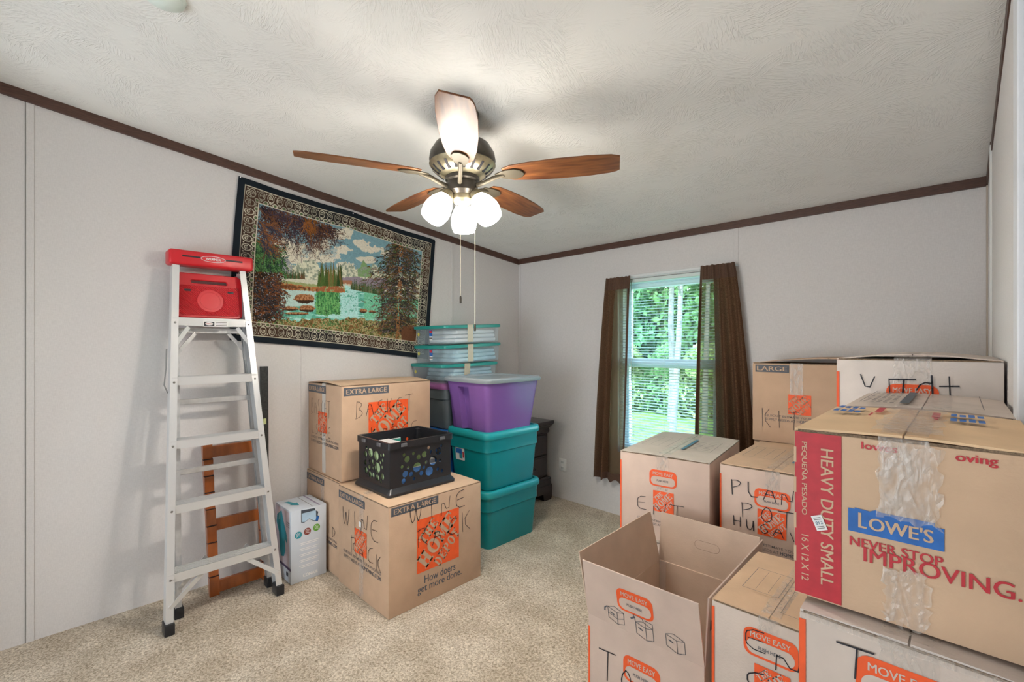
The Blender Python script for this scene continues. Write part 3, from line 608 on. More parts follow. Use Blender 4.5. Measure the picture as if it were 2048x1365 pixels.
# box between KITCH and the printed red and blue one
for z, hh, lab in ((0, .40, 'pale small cardboard box on the carpet behind the big-print box stack'), (.405, .40, 'pale small cardboard box mid-stack behind the big-print box')):
    carton((2.795, 1.415, z), .295, .43, hh, lab, g, 0, K_GREY, K_GREY)
e, F, S, T = carton((2.792, 1.425, .81), .298, .43, .375, 'pale box behind the big red-banded box, printed lines and crumpled tape on top', g, 0, K_GREY, K_GREY, tape=.10, bulge=.008)
T.frame('printed_table', FINE, .03, .02, .22, .36, .0018); T.rect('blue_bar', SLATE, .105, .05, .018, .34, 1)
for i in range(5):
    for j in range(9): T.rect('printed_dashes#%d_%d' % (i, j), FINE, .035+.013*i, .04+.038*j, .008, .014, 0)
T.build()

# open box, bottom flaps folded, four raised flaps
W_, D_, H_ = .405, .56, .39; t = .005
e = empty('open_moving_box', (2.060, 1.358, 0), 'open empty cardboard box with four raised flaps and orange MOVE EASY badge', 'box', g, math.radians(1.2))
INN = kraft('kraft_inside', (.60, .47, .375))
for nm, b in (('front_panel', (0, W_, 0, t, 0, H_)), ('back_panel', (0, W_, D_-t, D_, 0, H_)), ('side_panel', (0, t, t, D_-t, 0, H_)), ('side_panel', (W_-t, W_, t, D_-t, 0, H_)), ('bottom_panel', (t, W_-t, t, D_-t, .002, .010))):
    MB().rbox(*b, .0015, 1).build(nm, K_PALE if 'front' in nm else INN, e)
MB().box(t, t+.028, D_-t-.0035, D_-t-.001, .01, H_-.002).build('glue_tab', K_GREY, e)
def flap(name, hinge, along, L, H, tilt_axis, ang, m):
    """a flap standing on a hinge line: local x along hinge, z up"""
    vs, fs = plate([(.0, 0), (L, 0), (L-.003, H), (.003, H)], [], t, .001)
    M = Matrix.Translation(hinge) @ Matrix.Rotation(along, 4, 'Z') @ Matrix.Rotation(math.radians(90+ang), 4, 'X')
    o = MB().add(vs, fs).build(name, m, e); o.matrix_local = M; return M, o
FH = .205
M1, ff = flap('front_flap', (0, .0, H_), 0, W_, FH, 0, 11, K_PALE)
M2, fb = flap('back_flap', (0, D_, H_), 0, W_, FH, 0, -4, INN)
M3, fl = flap('left_flap', (0, D_, H_), -PI/2, D_, FH, 0, 12, INN)
M4, fr = flap('right_flap', (W_, 0, H_), PI/2, D_, FH, 0, 3, K_PALE)
def FM(M, side=1):
    R3 = M.to_3x3(); O = M @ Vector((0, 0, side*(t/2+.0004)))
    return Face(e, O, R3 @ Vector((1, 0, 0)), R3 @ Vector((0, 1, 0)), .0003)
F = FM(M1)
F.badge(.128, .075, .128, .080, K_PALE)
def boxicon(F, x, y, s, mode):
    w = .0016; NM = 'pictogram#%d' % mode; r = lambda p: F.ribbon(NM, SLATE, [(x+a*s, y+b*s) for a, b in p], w, 1)
    r([(0, .75), (0, .1), (.55, -.1), (.55, .6), (0, .75)]); r([(.55, -.1), (.95, .05), (.95, .72), (.55, .6)]); r([(0, .75), (.4, .92), (.95, .72)]); F.ribbon(NM, SLATE, [(x+.15*s, y+.48*s), (x+.35*s, y+.40*s)], .004, 1)
    if mode == 0: r([(0, .4), (.55, .22), (.95, .38)]); F.ribbon(NM, SLATE, [(x-.05*s, y+.75*s), (x-.2*s, y+.62*s), (x-.22*s, y+.45*s)], .004, 1)
    if mode == 1:
        r([(0, .75), (-.1, 1.15), (.4, 1.1), (.45, .9)]); r([(.55, .6), (.55, 1.05), (.95, 1.0), (.95, .72)]); F.ribbon(NM, SLATE, [(x-.05*s, y+1.0*s), (x-.25*s, y+.85*s)], .006, 1)
boxicon(F, .088, .018, .062, 0); boxicon(F, .190, .006, .062, 1); boxicon(F, .292, .012, .062, 2); F.build()
F = Face(e, (0, 0, 0), (1, 0, 0), (0, 0, 1))
F.rect('edge_stripe', ORANGE, 0, 0, .007, H_-.045, 0); F.badge(.138, H_-.165, .130, .086, K_PALE); F.logo(.152, H_-.285, .105, K_PALE)
F.hand('T', .045, H_-.20, .06, .09, .004); F.hand('ON', .125, H_-.20, .12, .07, .0036); F.build()
F = Face(e, *[(M2 @ Vector((0, 0, 0)))[:]]+[tuple(M2.to_3x3() @ Vector(v)) for v in ((1, 0, 0), (0, 1, 0))], t/2+.0004)
pts = rr2(.155, .255, .095, .130, .017, 6); F.ribbon('handle_cut', mat('cut_line', (.30, .22, .17), .8), pts+[pts[0]], .0016, 0); F.build()
F = FM(M4); F.rect('size_label', SLATE, .02, .10, .25, .03, 0); F.build()

# small box marked E on another
e, F, S, T = carton((2.497, 1.34, 0), .293, .41, .30, 'small cardboard box on the carpet under the small box with marker scribble', g, 0, K_GREY, K_TAN); side_stripe(e, .41, .30)
e, F, S, T = carton((2.497, 1.338, .305), .295, .415, .312, 'small tan-topped box right of the open box, badge crossed by black marker', g, 0, K_GREY, K_TAN, tape=.05, bulge=.004, tape_drop=.11)
h = .312; F.rect('edge_stripe', ORANGE, 0, 0, .008, h-.02, 0); F.badge(.085, h-.112, .13, .075, K_GREY); F.logo(.112, h-.215, .085, K_GREY); F.hand('E', .085, h-.098, .06, .055, .0025); F.hand('N', .160, h-.125, .07, .055, .0026); F.hand('C', .085, h-.20, .06, .05, .003)
T.frame('printed_table', FINE, .045, .115, .095, .155, .0018)
for k in (1, 2): T.ribbon('printed_table', FINE, [(.045+.033*k, .125), (.045+.033*k, .26)], .001, 0)
T.frame('printed_table', FINE, .165, .04, .11, .30, .0016); T.rect('slate_bar', SLATE, .215, .035, .022, .20, 1); T.text('bar_lettering', K_TAN, 'PLACE OF', .226-.045, .075, .09, .012, 2, 90, .01)
F.build(); T.build(); side_stripe(e, .415, .30)

# stack nearest the camera
for z, hh, lab in ((0, .285, 'small cardboard box on the carpet at the very bottom right of the photo'), (.29, .285, 'small cardboard box directly under the shiny-taped box at bottom right')):
    carton((2.803, .935, z), .29, .43, hh, lab, g, 0, K_GREY, K_GREY)
e, F, S, T = carton((2.802, .930, .578), .292, .44, .300, 'box under the big red and blue printed box, orange badge and shiny tape', g, 0, K_GREY, K_WHITE, tape=.07, bulge=.003, tape_drop=.15)
h = .300; F.rect('edge_stripe', ORANGE, 0, 0, .010, h-.016, 0); F.badge(.080, h-.110, .122, .072, K_GREY)
F.hand('T', .055, h-.085, .055, .055, .0028)
F.rect('shiny_tape_edge', TAPE, .01, h-.012, .272, .012, 3); F.build(); side_stripe(e, .44, h)

# the red and blue printed box
h = .302; w = .306; RB = K_TAN
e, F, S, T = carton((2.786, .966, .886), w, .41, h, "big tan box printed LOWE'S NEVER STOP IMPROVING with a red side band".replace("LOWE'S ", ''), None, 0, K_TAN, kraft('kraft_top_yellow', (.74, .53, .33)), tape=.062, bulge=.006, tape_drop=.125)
F.rect('red_band', REDINK, .0015, .004, .070, h-.010, 0)
for yy in (.06, .12, .185, .24): F.rect('band_notch', K_TAN, 0, yy, .004, .028, 1)
F.text('band_lettering', K_TAN, 'HEAVY DUTY SMALL', .051-.120, .150-.009, .240, .019, 1, -90, .02)
F.text('band_lettering', K_TAN, 'PEQUEÑA PESADO', .017-.066, .213-.006, .132, .0115, 1, -90, .012)
F.text('band_lettering', K_TAN, '16 X 12 X 12', .018-.041, .070-.0058, .082, .0115, 1, -90, .01)
F.poly('blue_logo_panel', BLUEINK, [(.081, .137), (.201, .137), (.201, .172), (.190, .172), (.190, .178), (.125, .178), (.118, .180), (.110, .176), (.090, .178), (.090, .1755), (.081, .1755)], 0)
F.text('panel_lettering', K_TAN, 'L', .095, .146, .0115, .025, 1, 0, .03); F.text('panel_lettering', K_TAN, "OWE'S", .109, .146, .080, .021, 1, 0, .03)
F.text('slogan', REDINK, 'NEVER STOP', .083, .113, .117, .015, 0, 0, .03); F.text('slogan_large', REDINK, 'IMPROVING', .102, .091, .172, .0235, 1, 0, .018)
F.poly('registered_dot', REDINK, [(.279+a, .093+b) for a, b in circle(0, 0, .002, 10)], 0)
F.text('web_lettering', REDINK, 'lowes', .099, .279, .047, .012, 0, 0, .035); F.text('web_lettering#b', REDINK, 'oving', .213, .275, .045, .0155, 0, 0, .035)
# crumpled tape patches on the front, with folds
def crumple(F, x, y, w, h, seed, n=1.6, nm='crumpled_tape'):
    r = random.Random(seed); nx, ny = 12, 14; mb = F.mb(nm, TAPE); vs = []
    for j in range(ny+1):
        for i in range(nx+1):
            ed = .006 if i in (0, nx) or j in (0, ny) else 0
            vs.append(F.P(x+w*i/nx+r.uniform(-ed, ed), y+h*j/ny+r.uniform(-ed, ed), n+r.uniform(0, 2.2)))
    mb.add(vs, [(j*(nx+1)+i, j*(nx+1)+i+1, (j+1)*(nx+1)+i+1, (j+1)*(nx+1)+i) for j in range(ny) for i in range(nx)])
crumple(F, .122, .170, .075, .125, 3, 3.2); crumple(F, .128, .004, .055, .09, 5, 3)
# paper sticker across the red band
mb = F.mb('price_sticker', PAPER); c, s = math.cos(math.radians(-22)), math.sin(math.radians(-22))
q = [(.0395+a*c-b*s, .141+a*s+b*c) for a, b in ((-.0075, -.0135), (.0075, -.0135), (.0075, .0135), (-.0075, .0135))]
c2, s2 = math.cos(math.radians(22)), math.sin(math.radians(22))
q = [(.0395+a*c2-b*s2, .1385+a*s2+b*c2) for a, b in ((-.0085, -.013), (.0085, -.013), (.0085, .013), (-.0085, .013))]
mb.add([F.P(x, y, 3) for x, y in q], [(0, 1, 2, 3)]); F.text('sticker_lettering', TBLUE, '012', .034, .136, .011, .0055, 4, 22, .02)
for k in (-.009, -.006, .006, .009):
    F.ribbon('sticker_lines', FINE, [(.0395-k*s2-.0055*c2, .1385+k*c2-.0055*s2), (.0395-k*s2+.0055*c2, .1385+k*c2+.0055*s2)], .001, 4)
# top printing: blue and red unreadable marks
for i in range(4):
    for j in range(2):
        T.rect('top_marks_blue#%d%d' % (i, j), BLUEINK, .020+.0125*i, .235+.05*j*1.3, .009, .045-.01*(i % 2), 0)
        T.rect('top_marks_blue#b%d%d' % (i, j), BLUEINK, .205+.0125*i, .22+.075*j, .009, .05-.012*(i % 2), 0)
for (x, y, ww, hh) in ((.085, .20, .004, .05), (.088, .27, .012, .09), (.178, .25, .012, .09), (.182, .22, .006, .04)): T.rect('top_marks_red', REDINK, x, y, ww, hh, 0)
crumple(T, .112, .005, .085, .395, 9, 2.2, 'crumpled_tape_top')
F.build(); T.build()

# ------------------------------------------------------------------ extra large cartons on the left
g2 = 'extra large moving boxes by the left wall'
e, F, S, T = carton((.477, 1.183, 0), .538, .60, .548, 'extra large box handwritten WINE RACK, front box under the black crate', g2, 0, K_WARM, K_TAN, tape=.045, bulge=.003, tape_drop=.54)
h = .548
F.sizelabel('EXTRA LARGE', .008, h-.068, .298, .040, K_WARM); F.logo(.195, h-.320, .130, K_WARM); F.caption(.065, h-.385, .40, K_WARM)
F.hand('WINE', .06, h-.205, .385, .105, .003, -.03); F.hand('RACK', .155, h-.335, .33, .09, .003, -.03)
F.rect('torn_paper', PAPER, .245, h-.170, .026, .028, 4)
S.sizelabel('EXTRA LARGE', .014, h-.052, .283, .043, K_WARM); S.logo(.162, h-.383, .275, K_WARM)
S.text('slogan', SLATE, 'How doers', .208, h-.445, .205, .040, 0, 0, .015); S.text('slogan_second_line', SLATE, 'get more done.', .166, h-.497, .290, .048, 0, 0, .015)
S.hand('WINE', .118, h-.115, .37, .10, .0032, 0); S.hand('RACK', .165, h-.255, .36, .105, .0032, .005)
F.build(); S.build()
e, F, S, T = carton((.006, 1.195, 0), .465, .60, .548, 'extra large box by the left wall, directly under the box marked BASKET', g2, 0, K_WARM, K_TAN, tape=.05, bulge=.002, tape_drop=.54)
F.sizelabel('EXTRA LARGE', .004, h-.060, .255, .040, K_WARM); F.caption(.05, h-.385, .38, K_WARM); F.hand('D', .37, h-.33, .05, .06, .003); F.build()
e, F, S, T = carton((.006, 1.205, .552), .462, .615, .552, 'extra large box handwritten BASKET stacked on another, against the left wall', g2, 0, K_WARM, K_TAN, tape=.050, bulge=.014, tape_drop=.54, tmat=mat('white_strapping_tape', (.72, .68, .62), .35, alpha=.8, bump=.8, bscale=90))
h = .552
F.sizelabel('EXTRA LARGE', .004, h-.062, .255, .048, K_WARM); F.logo(.150, h-.300, .125, K_WARM); F.caption(.045, h-.375, .38, K_WARM)
F.hand('BASKET', .05, h-.195, .27, .095, .0025, -.012); F.hand('LSGDE', .055, h-.32, .28, .075, .0025, 0)
S.sizelabel('EXTRA LARGE', .014, h-.062, .290, .048, K_WARM); S.logo(.168, h-.385, .275, K_WARM)
S.hand('BASKET', .085, h-.19, .39, .095, .0028, .018); S.hand('LARGE', .18, h-.345, .34, .085, .0028, .01)
F.build(); S.build()

# garment steamer box
sb = empty('steamer_carton', (.100, .975, 0), 'pale blue-white box picturing a garment steamer, standing between stepladder and brown boxes', 'box')
PB = mat('pale_blue_print', (.60, .66, .74), .4, var=.05, vscale=6); w, d, h = .238, .200, .408
MB().rbox(0, w, 0, d, 0, h, .003, 2).build('box_body', PB, sb, True)
T = Face(sb, (0, 0, h), (1, 0, 0), (0, 1, 0)); T.ribbon('flap_seam', FINE, [(.0, d*.62), (w, d*.62)], .003, 0); T.rect('purple_strip', mat('lilac_print', (.30, .27, .40), .5), .0, d*.78, w, .010, 0)
TEALI = mat('teal_print', (.02, .30, .38), .5); T.poly('teal_arrow', TEALI, [(.05, .03), (.11, .05), (.12, .035), (.16, .075), (.10, .085), (.108, .072), (.05, .055)], 1); T.build()
F = Face(sb, (0, 0, 0), (1, 0, 0), (0, 0, 1)); F.rect('photo_panel', mat('light_photo_print', (.62, .56, .62), .5, var=.1, vscale=5), .0, .09, .215, h-.10, 0)
F.poly('steamer_picture', TEALI, [(.03, .345), (.10, .385), (.125, .34), (.18, .26), (.185, .215), (.15, .235), (.16, .17), (.135, .13), (.09, .12), (.07, .16), (.06, .25), (.02, .30)], 1)
F.poly('steamer_picture_light', mat('light_teal_print', (.20, .50, .55), .5), [(.06, .36), (.085, .375), (.08, .33), (.055, .32)], 2)
F.rect('purple_band', mat('purple_print', (.09, .07, .16), .5), .0, .075, .238, .014, 1); F.rect('small_badge', SLATE, .17, .035, .03, .022, 1)
for k in range(3): F.text('side_lettering', SLATE, 'STEAMER' if k == 0 else 'compact', .175, .335-.012*k, .05, .007, 2, 0, .01)
F.build()
S = Face(sb, (w, 0, 0), (0, 1, 0), (0, 0, 1))
S.poly('torn_opening', mat('dark_box_inside', (.06, .075, .10), .8), [(.055, h-.004), (.055, .335), (.072, .330), (.100, .345), (.125, .325), (.150, .318), (.158, .345), (.148, .352), (.152, .372), (.135, .385), (.132, h-.010)], 1)
S.poly('inner_bag', mat('pale_bag', (.45, .65, .85), .3, var=.2, vscale=12), [(.058, .385), (.058, .338), (.075, .333), (.100, .347), (.124, .329), (.140, .325), (.138, .385)], 2)
S.poly('blue_inner', BLUEINK, [(.135, .325), (.150, .322), (.156, .343), (.142, .350)], 3)
for x, c in ((.040, TEALI), (.090, mat('maroon_print', (.22, .05, .04), .5)), (.142, mat('green_print', (.13, .36, .05), .5))):
    yy = .268+(x-.04)*.16; S.poly('round_icon', c, circle(x, yy, .020, 20), 1)
    for q in range(3): S.ribbon('icon_marks', WHITEINK, [(x-.010, yy-.008+q*.008), (x, yy-.003+q*.008), (x+.010, yy-.008+q*.008)], .0022, 2)
for j in range(5):
    for i in range(2): S.rect('fine_print', WHITEINK, .045+.008*i, .215-.032*j-.009*i, .11-.016*i, .0035, 1)
S.text('carton_lettering', WHITEINK, 'CONAIR', .065, .022, .085, .018, 1, 0, .03); S.build()

# ------------------------------------------------------------------ black crate with files
cr = empty('plastic_crate', (.728, 1.462, .5535), 'black plastic milk crate with round cut-outs full of papers, on the WINE RACK box', 'crate')
cw, cd, ch = .325, .395, .275
def holes(W, H, seed):
    r = random.Random(seed); out = []; tries = 0
    while len(out) < 24 and tries < 4000:
        tries += 1; rad = r.choice([.030, .026, .022, .018, .014, .010]); x = r.uniform(rad+.006, W-rad-.006); y = r.uniform(rad+.012, H-rad-.008)
        if all(math.hypot(x-a, y-b) > rad+c+.0045 for a, b, c in out): out.append((x, y, rad))
    return [circle(a, b, c, 16) for a, b, c in out]
for nm, W, tx in (('front', cw, 0), ('back', cw, 1), ('left', cd, 2), ('right', cd, 3)):
    pad = .045; hs_ = [[(x+pad, y+.035) for x, y in c] for c in holes(W-2*pad, ch-.075, 5+tx)]
    vs, fs = plate([(0, 0), (W, 0), (W, ch-.01), (0, ch-.01)], hs_, .004, .0005)
    M = {0: Matrix.Translation((-cw/2, -cd/2, 0)) @ Matrix.Rotation(PI/2, 4, 'X'), 1: Matrix.Translation((-cw/2, cd/2, 0)) @ Matrix.Rotation(PI/2, 4, 'X'),
         2: Matrix.Translation((-cw/2, -cd/2, 0)) @ Matrix.Rotation(PI/2, 4, 'Z') @ Matrix.Rotation(PI/2, 4, 'X'), 3: Matrix.Translation((cw/2, -cd/2, 0)) @ Matrix.Rotation(PI/2, 4, 'Z') @ Matrix.Rotation(PI/2, 4, 'X')}[tx]
    MB().add(vs, fs).xf(M).build('side_wall', BLACKP, cr)
mb = MB()
for sx in (-1, 1):
    for sy in (-1, 1): mb.rbox(sx*cw/2-.010*(sx > 0)-.018*(sx > 0), sx*cw/2+.010*(sx < 0)+.018*(sx < 0), sy*cd/2-.028*(sy > 0), sy*cd/2+.028*(sy < 0), 0, ch-.01, .004, 2)
mb.build('corner_post', BLACKP, cr, True)
mb = MB(); o = .014
for z0, z1, o in ((ch-.034, ch, .013), (0.0, .012, .022)):
    outer = [rrect(cw+2*o, cd+2*o, .018, z0), rrect(cw+2*o, cd+2*o, .018, z1), rrect(cw-.002, cd-.002, .014, z1), rrect(cw-.002, cd-.002, .014, z0)]
    MB().loft(outer+[outer[0]], False, False).build('rim', BLACKP, cr, True)
MB().loft([rrect(cw+.044, cd+.044, .018, .012), rrect(cw+.006, cd+.006, .014, .036), rrect(cw+.0, cd+.0, .014, .036)], False, False).build('base_skirt', BLACKP, cr, True)
MB().box(-cw/2, cw/2, -cd/2, cd/2, .002, .008).build('floor_panel', BLACKP, cr)
GREYE = mat('worn_black_edge', (.11, .11, .12), .4)
for x in (-.10, .06):   # rim lugs
    MB().rbox(x, x+.035, -cd/2-.020, -cd/2-.012, ch-.026, ch-.008, .002, 1).build('rim_lug', GREYE, cr)
for y in (-.14, .11): MB().rbox(cw/2+.012, cw/2+.020, y, y+.035, ch-.026, ch-.008, .002, 1).build('rim_lug', GREYE, cr)
G3 = 'papers and books standing in the black crate'
docs = [((-.145, -.185, .115, .165, .205), (.80, .79, .74), 'white sheaf of papers', 0), ((-.12, -.18, .125, .02, .175), (.16, .50, .06), 'green booklet', 1),
        ((-.13, -.17, .145, .11, .10), (.03, .12, .55), 'blue and white booklet', 2), ((-.135, -.182, .15, .155, .055), (.78, .80, .84), 'white file box', 3), ((.055, -.16, .148, .12, .18), (.10, .28, .42), 'blue magazine', 4)]
def doc(nm, x0, x1, y0, y1, z0, z1, c, lab, tilt=0):
    e = empty(nm, ((x0+x1)/2+.728, (y0+y1)/2+1.462, .5535+z0), lab, 'papers', None, tilt)
    m = mat('print_'+lab.split()[0]+lab.split()[1], c, .5, var=.35, vscale=14)
    MB().rbox(-(x1-x0)/2, (x1-x0)/2, -(y1-y0)/2, (y1-y0)/2, 0, z1-z0, .002, 1).build('cover', m, e)
    MB().box(-(x1-x0)/2+.001, (x1-x0)/2-.001, -(y1-y0)/2+.002, (y1-y0)/2-.002, z1-z0-.001, z1-z0+.0015).build('page_block', PAPER, e)
doc('booklet', -.135, .135, -.184, -.178, .010, .205, (.55, .72, .40), 'green and white booklet just behind the long slotted crate side')
doc('booklet', .144, .150, -.16, .16, .010, .120, (.10, .28, .70), 'blue booklet standing along the right inner side of the crate')
doc('paper_stack', -.11, .13, -.172, -.04, .010, .238, (.85, .84, .80), 'thick white paper stack in the front half of the crate')
doc('paper_stack', -.125, .12, .00, .12, .010, .135, (.62, .66, .72), 'grey-white paper stack in the back half of the crate')
doc('booklet', .126, .134, -.15, .05, .010, .225, (.55, .75, .30), 'pale green booklet standing tall in the crate')
doc('booklet', -.15, -.142, -.16, .06, .010, .225, (.05, .35, .28), 'dark green booklet against the left inner side of the crate')

# ------------------------------------------------------------------ storage totes
def tote(loc, w, d, h, body, lid, label, group=None, rz=0, taper=.9, rim=.022, notch=False, lidh=.045, rx=0, name='storage_tote'):
    e = empty(name, loc, label, 'storage bin', group, rz, rx)
    def loop(sc, z, k=0):
        ww, dd = w*sc-.02, d*sc-.02
        p = rrect(ww, dd, .045, z, 7)
        if notch:   # recessed handle bay in the short front side
            out = []; ins = False
            for i, q in enumerate(p):
                out.append(q)
                if i == 23: # between corner 3 and 4, along -y side
                    yb = -dd/2
                    dep = .042 if k == 0 else .0
                    for xx, yy in ((-.16, 0), (-.145, -.006*0), (-.075, 0), (-.066, dep), (.015, dep), (.024, 0)): out.append((xx*w/.42, yb+yy, z))
            p = out
        return p
    hb = h-lidh
    zs = [(taper, 0, 0), (taper+.003, .004, 0), (taper+(1-taper)*.70, hb*.72, 0)]
    if not notch: zs += [(taper+(1-taper)*.70+.034, hb*.745, 0), (.995, hb*.86, 0), (1.0, hb*.875, 0), (1.0, hb, 0)]
    else: zs += [(taper+(1-taper)*.88, hb*.88, 0), (taper+(1-taper)*.89, hb*.89, 1), (1.0, hb, 1)]
    MB().loft([loop(s, z, k) for s, z, k in zs], True, False).build('tub', body, e, True, angle=28)
    L = []
    for g_, z in ((.0, hb-.004), (rim*.8, hb-.003), (rim+.003, hb+.006), (rim+.006, hb+.018), (rim+.001, h-.012), (rim-.008, h-.003), (rim-.018, h), (-.022, h), (-.032, h-.010), (-.05, h-.012)):
        L.append(rrect(w-.02+g_, d-.02+g_, .05, z, 7))
    MB().loft(L, False, True).build('lid', lid, e, True, angle=40)
    return e, hb
TEAL = mat('teal_plastic', (.002, .235, .265), .30, var=.05, vscale=5); TEALL = mat('teal_lid_plastic', (.008, .33, .36), .36)
PURP = mat('purple_plastic', (.20, .095, .33), .24, var=.04, vscale=5); GLID = mat('grey_blue_lid', (.32, .37, .40), .28)
SILV = mat('silver_plastic', (.17, .21, .235), .25, metal=.35); BLUEP = mat('blue_plastic', (.005, .10, .36), .4)
g4 = 'teal storage totes stacked on the carpet'
e, hb = tote((.625, 2.262, 0), .43, .53, .385, TEAL, TEALL, 'teal storage tote standing on the carpet, bottom of the colourful stack', g4)
e, hb = tote((.628, 2.258, .385), .43, .53, .385, TEAL, TEALL, 'teal storage tote with a white sticker, middle of the stack under the purple one', g4)
F = Face(e, (0, -.2290, 0), (1, 0, 0), (0, 0, 1), .002)
yy = hb*.60; F.rrect('sticker', PAPER, -.125, yy-.02, .095, .085, .008, 1); F.rect('sticker_blue', BLUEINK, -.120, yy+.025, .065, .034, 2); F.rect('sticker_teal', TEALI, -.085, yy-.008, .03, .035, 2); F.rect('sticker_red', REDINK, -.050, yy+.0, .014, .04, 2); F.build()
for o in e.children:
    if 'sticker' in o.name: o.rotation_euler.x = math.radians(4.4)
for z0 in (.255,):
    pass
e, hb = tote((.640, 2.235, .765), .46, .53, .355, PURP, GLID, 'purple storage tote with grey lid on top of two teal totes', None, 0, .84, .030, True, .028)
# stack against the wall: blue, blue, silver, clear bins
e, hb = tote((.215, 2.262, 0), .37, .52, .365, BLUEP, BLUEP, 'blue storage tote at the bottom behind the brown boxes', 'blue totes behind the boxes')
e, hb = tote((.215, 2.262, .366), .37, .52, .365, BLUEP, BLUEP, 'blue storage tote right under the silver-grey tote', 'blue totes behind the boxes')
e, hb = tote((.214, 2.258, .732), .37, .53, .335, SILV, mat('purple_lid', (.34, .12, .33), .35), 'silver-grey tote with purple lid beneath the clear bins', None, 0, .86)
def clear_mat():
    m = bpy.data.materials.new('clear_plastic'); m.use_nodes = True; nt = m.node_tree; L = nt.links.new; b = nt.nodes['Principled BSDF']
    b.inputs['Base Color'].default_value = (.55, .66, .72, 1); b.inputs['Roughness'].default_value = .12; b.inputs['Alpha'].default_value = .27; b.inputs['Specular IOR Level'].default_value = .8
    return m
CLEAR = clear_mat(); LIDT = mat('sea_green_lid', (.02, .30, .27), .3, alpha=.92)
BINS = [(.205, 2.245, 1.068, .020, 'flat clear bin with sea-green lid, lowest of three, on the silver tote'), (.225, 2.262, 1.211, .045, 'flat clear bin with sea-green lid, middle of three by the tapestry corner'), (.222, 2.262, 1.354, .045, 'flat clear bin with sea-green lid, topmost of three by the tapestry corner')]
SHEET = mat('white_cotton', (.82, .85, .90), .8, bump=.6, bscale=25); SHEETB = mat('blue_white_cotton', (.50, .70, .86), .8, var=.3, vscale=8, bump=.6, bscale=25)
for i, (x, y, z, rx, lab) in enumerate(BINS):
    w, d, h = .395, .545, .136
    e = empty('clear_storage_bin', (x, y, z), lab, 'storage bin', 'clear flat bins with sea-green lids', 0, rx)
    MB().loft([rrect(w*.94, d*.95, .03, 0), rrect(w*.95, d*.96, .03, .004), rrect(w*.98, d*.985, .03, h-.02)], True, False).build('tub', CLEAR, e, True)
    MB().loft([rrect(w-.004, d-.004, .03, h-.024), rrect(w+.014, d+.012, .035, h-.022), rrect(w+.016, d+.014, .035, h-.004), rrect(w+.004, d+.002, .03, h), rrect(w-.03, d-.03, .03, h), rrect(w-.036, d-.036, .03, h-.006)], False, True).build('lid', LIDT, e, True)
    F = Face(e, (-w/2, -d/2*.985, 0), (1, 0, 0), (0, 0, 1), .003)
    if i: F.rect('sticker_blue', BLUEINK, .20, .060, .036, .045, 0); F.rect('sticker_red', REDINK, .203, .083, .030, .018, 1); F.rect('sticker_barcode', PAPER, .20, .030, .036, .030, 1); F.ribbon('barcode_bars', FINE, [(.204, .045), (.232, .045)], .012, 2)
    F.poly('yellow_dot', mat('yellow_ink', (.62, .55, .12), .5), circle(.065, .075, .014, 14), 1); F.build()
    S = Face(e, (w/2, -d/2, 0), (0, 1, 0), (0, 0, 1), .010)
    mb = S.mb('tan_tape', TAPE_TAN); mb.add([S.P(.190, .01 if i else .05, 1), S.P(.245, .01 if i else .06, 1), S.P(.250, h+.001, 1), S.P(.195, h+.001, 1)], [(0, 1, 2, 3)]); S.build()
    MB().box(-w/2-.008, w/2+.010, -d/2+.195, -d/2+.250, h+.0005, h+.0015).build('tan_tape_top', TAPE_TAN, e)
    cs = {0: SHEETB, 1: SHEETB, 2: SHEET}[i]
    ce = empty('folded_sheet', (x+.01, y+.03, z+.006), ['bluish fabric inside the lowest clear bin', 'blue and white folded fabric inside the middle clear bin', 'white folded fabric inside the topmost clear bin'][i], 'fabric', None, 0, rx)
    for k in range(3): MB().rbox(-.155, .155+.004*k, -.20+.01*k, .215-.01*k, .002+k*.031, .031+k*.031, .011, 3).build('fold', cs, ce, True)

# nightstand in the far corner
ns = empty('nightstand', (.235, 2.86, 0), 'dark espresso wooden nightstand with two drawers in the far corner behind the totes', 'nightstand')
WOOD = mat('espresso_wood', (.020, .010, .009), .32, var=.35, vscale=25, stretch=(1, 1, .3), coat=.3); y0, y1, xf = 2.60, 3.085, .43
MB().rbox(.02, xf, y0, y1, .17, .60, .004, 2).build('cabinet_body', WOOD, ns, True, world=True)
MB().rbox(.012, xf+.050, y0-.035, y1+.035, .658, .684, .005, 3).build('table_top', WOOD, ns, True, world=True)
MB().loft([[(x, y, z) for x, y in ((.015, y0-o), (xf+o, y0-o), (xf+o, y1+o), (.015, y1+o))] for z, o in ((.575, .004), (.585, .012), (.600, .012), (.615, .010), (.635, .022), (.648, .036), (.660, .040))], True, True).build('crown_molding', WOOD, ns, world=True)
MB().loft([[(x, y, z) for x, y in ((.015, y0-o), (xf+o, y0-o), (xf+o, y1+o), (.015, y1+o))] for z, o in ((.06, .030), (.125, .030), (.135, .022), (.165, .018), (.185, .022), (.195, .012))], True, True).build('base_molding', WOOD, ns, world=True)
for ya, yb in ((y0-.03, y0+.09), (y1-.09, y1+.03)):
    MB().loft([[(x, y, z) for x, y in ((xf-.09, ya+k), (xf+.03, ya+k), (xf+.03, yb-k), (xf-.09, yb-k))] for z, k in ((0, .018), (.02, .006), (.062, 0))], True, True).build('foot', WOOD, ns, world=True)
    MB().rbox(.02, .09, ya+.01, yb-.01, 0, .17, .003, 1).build('foot', WOOD, ns, world=True)
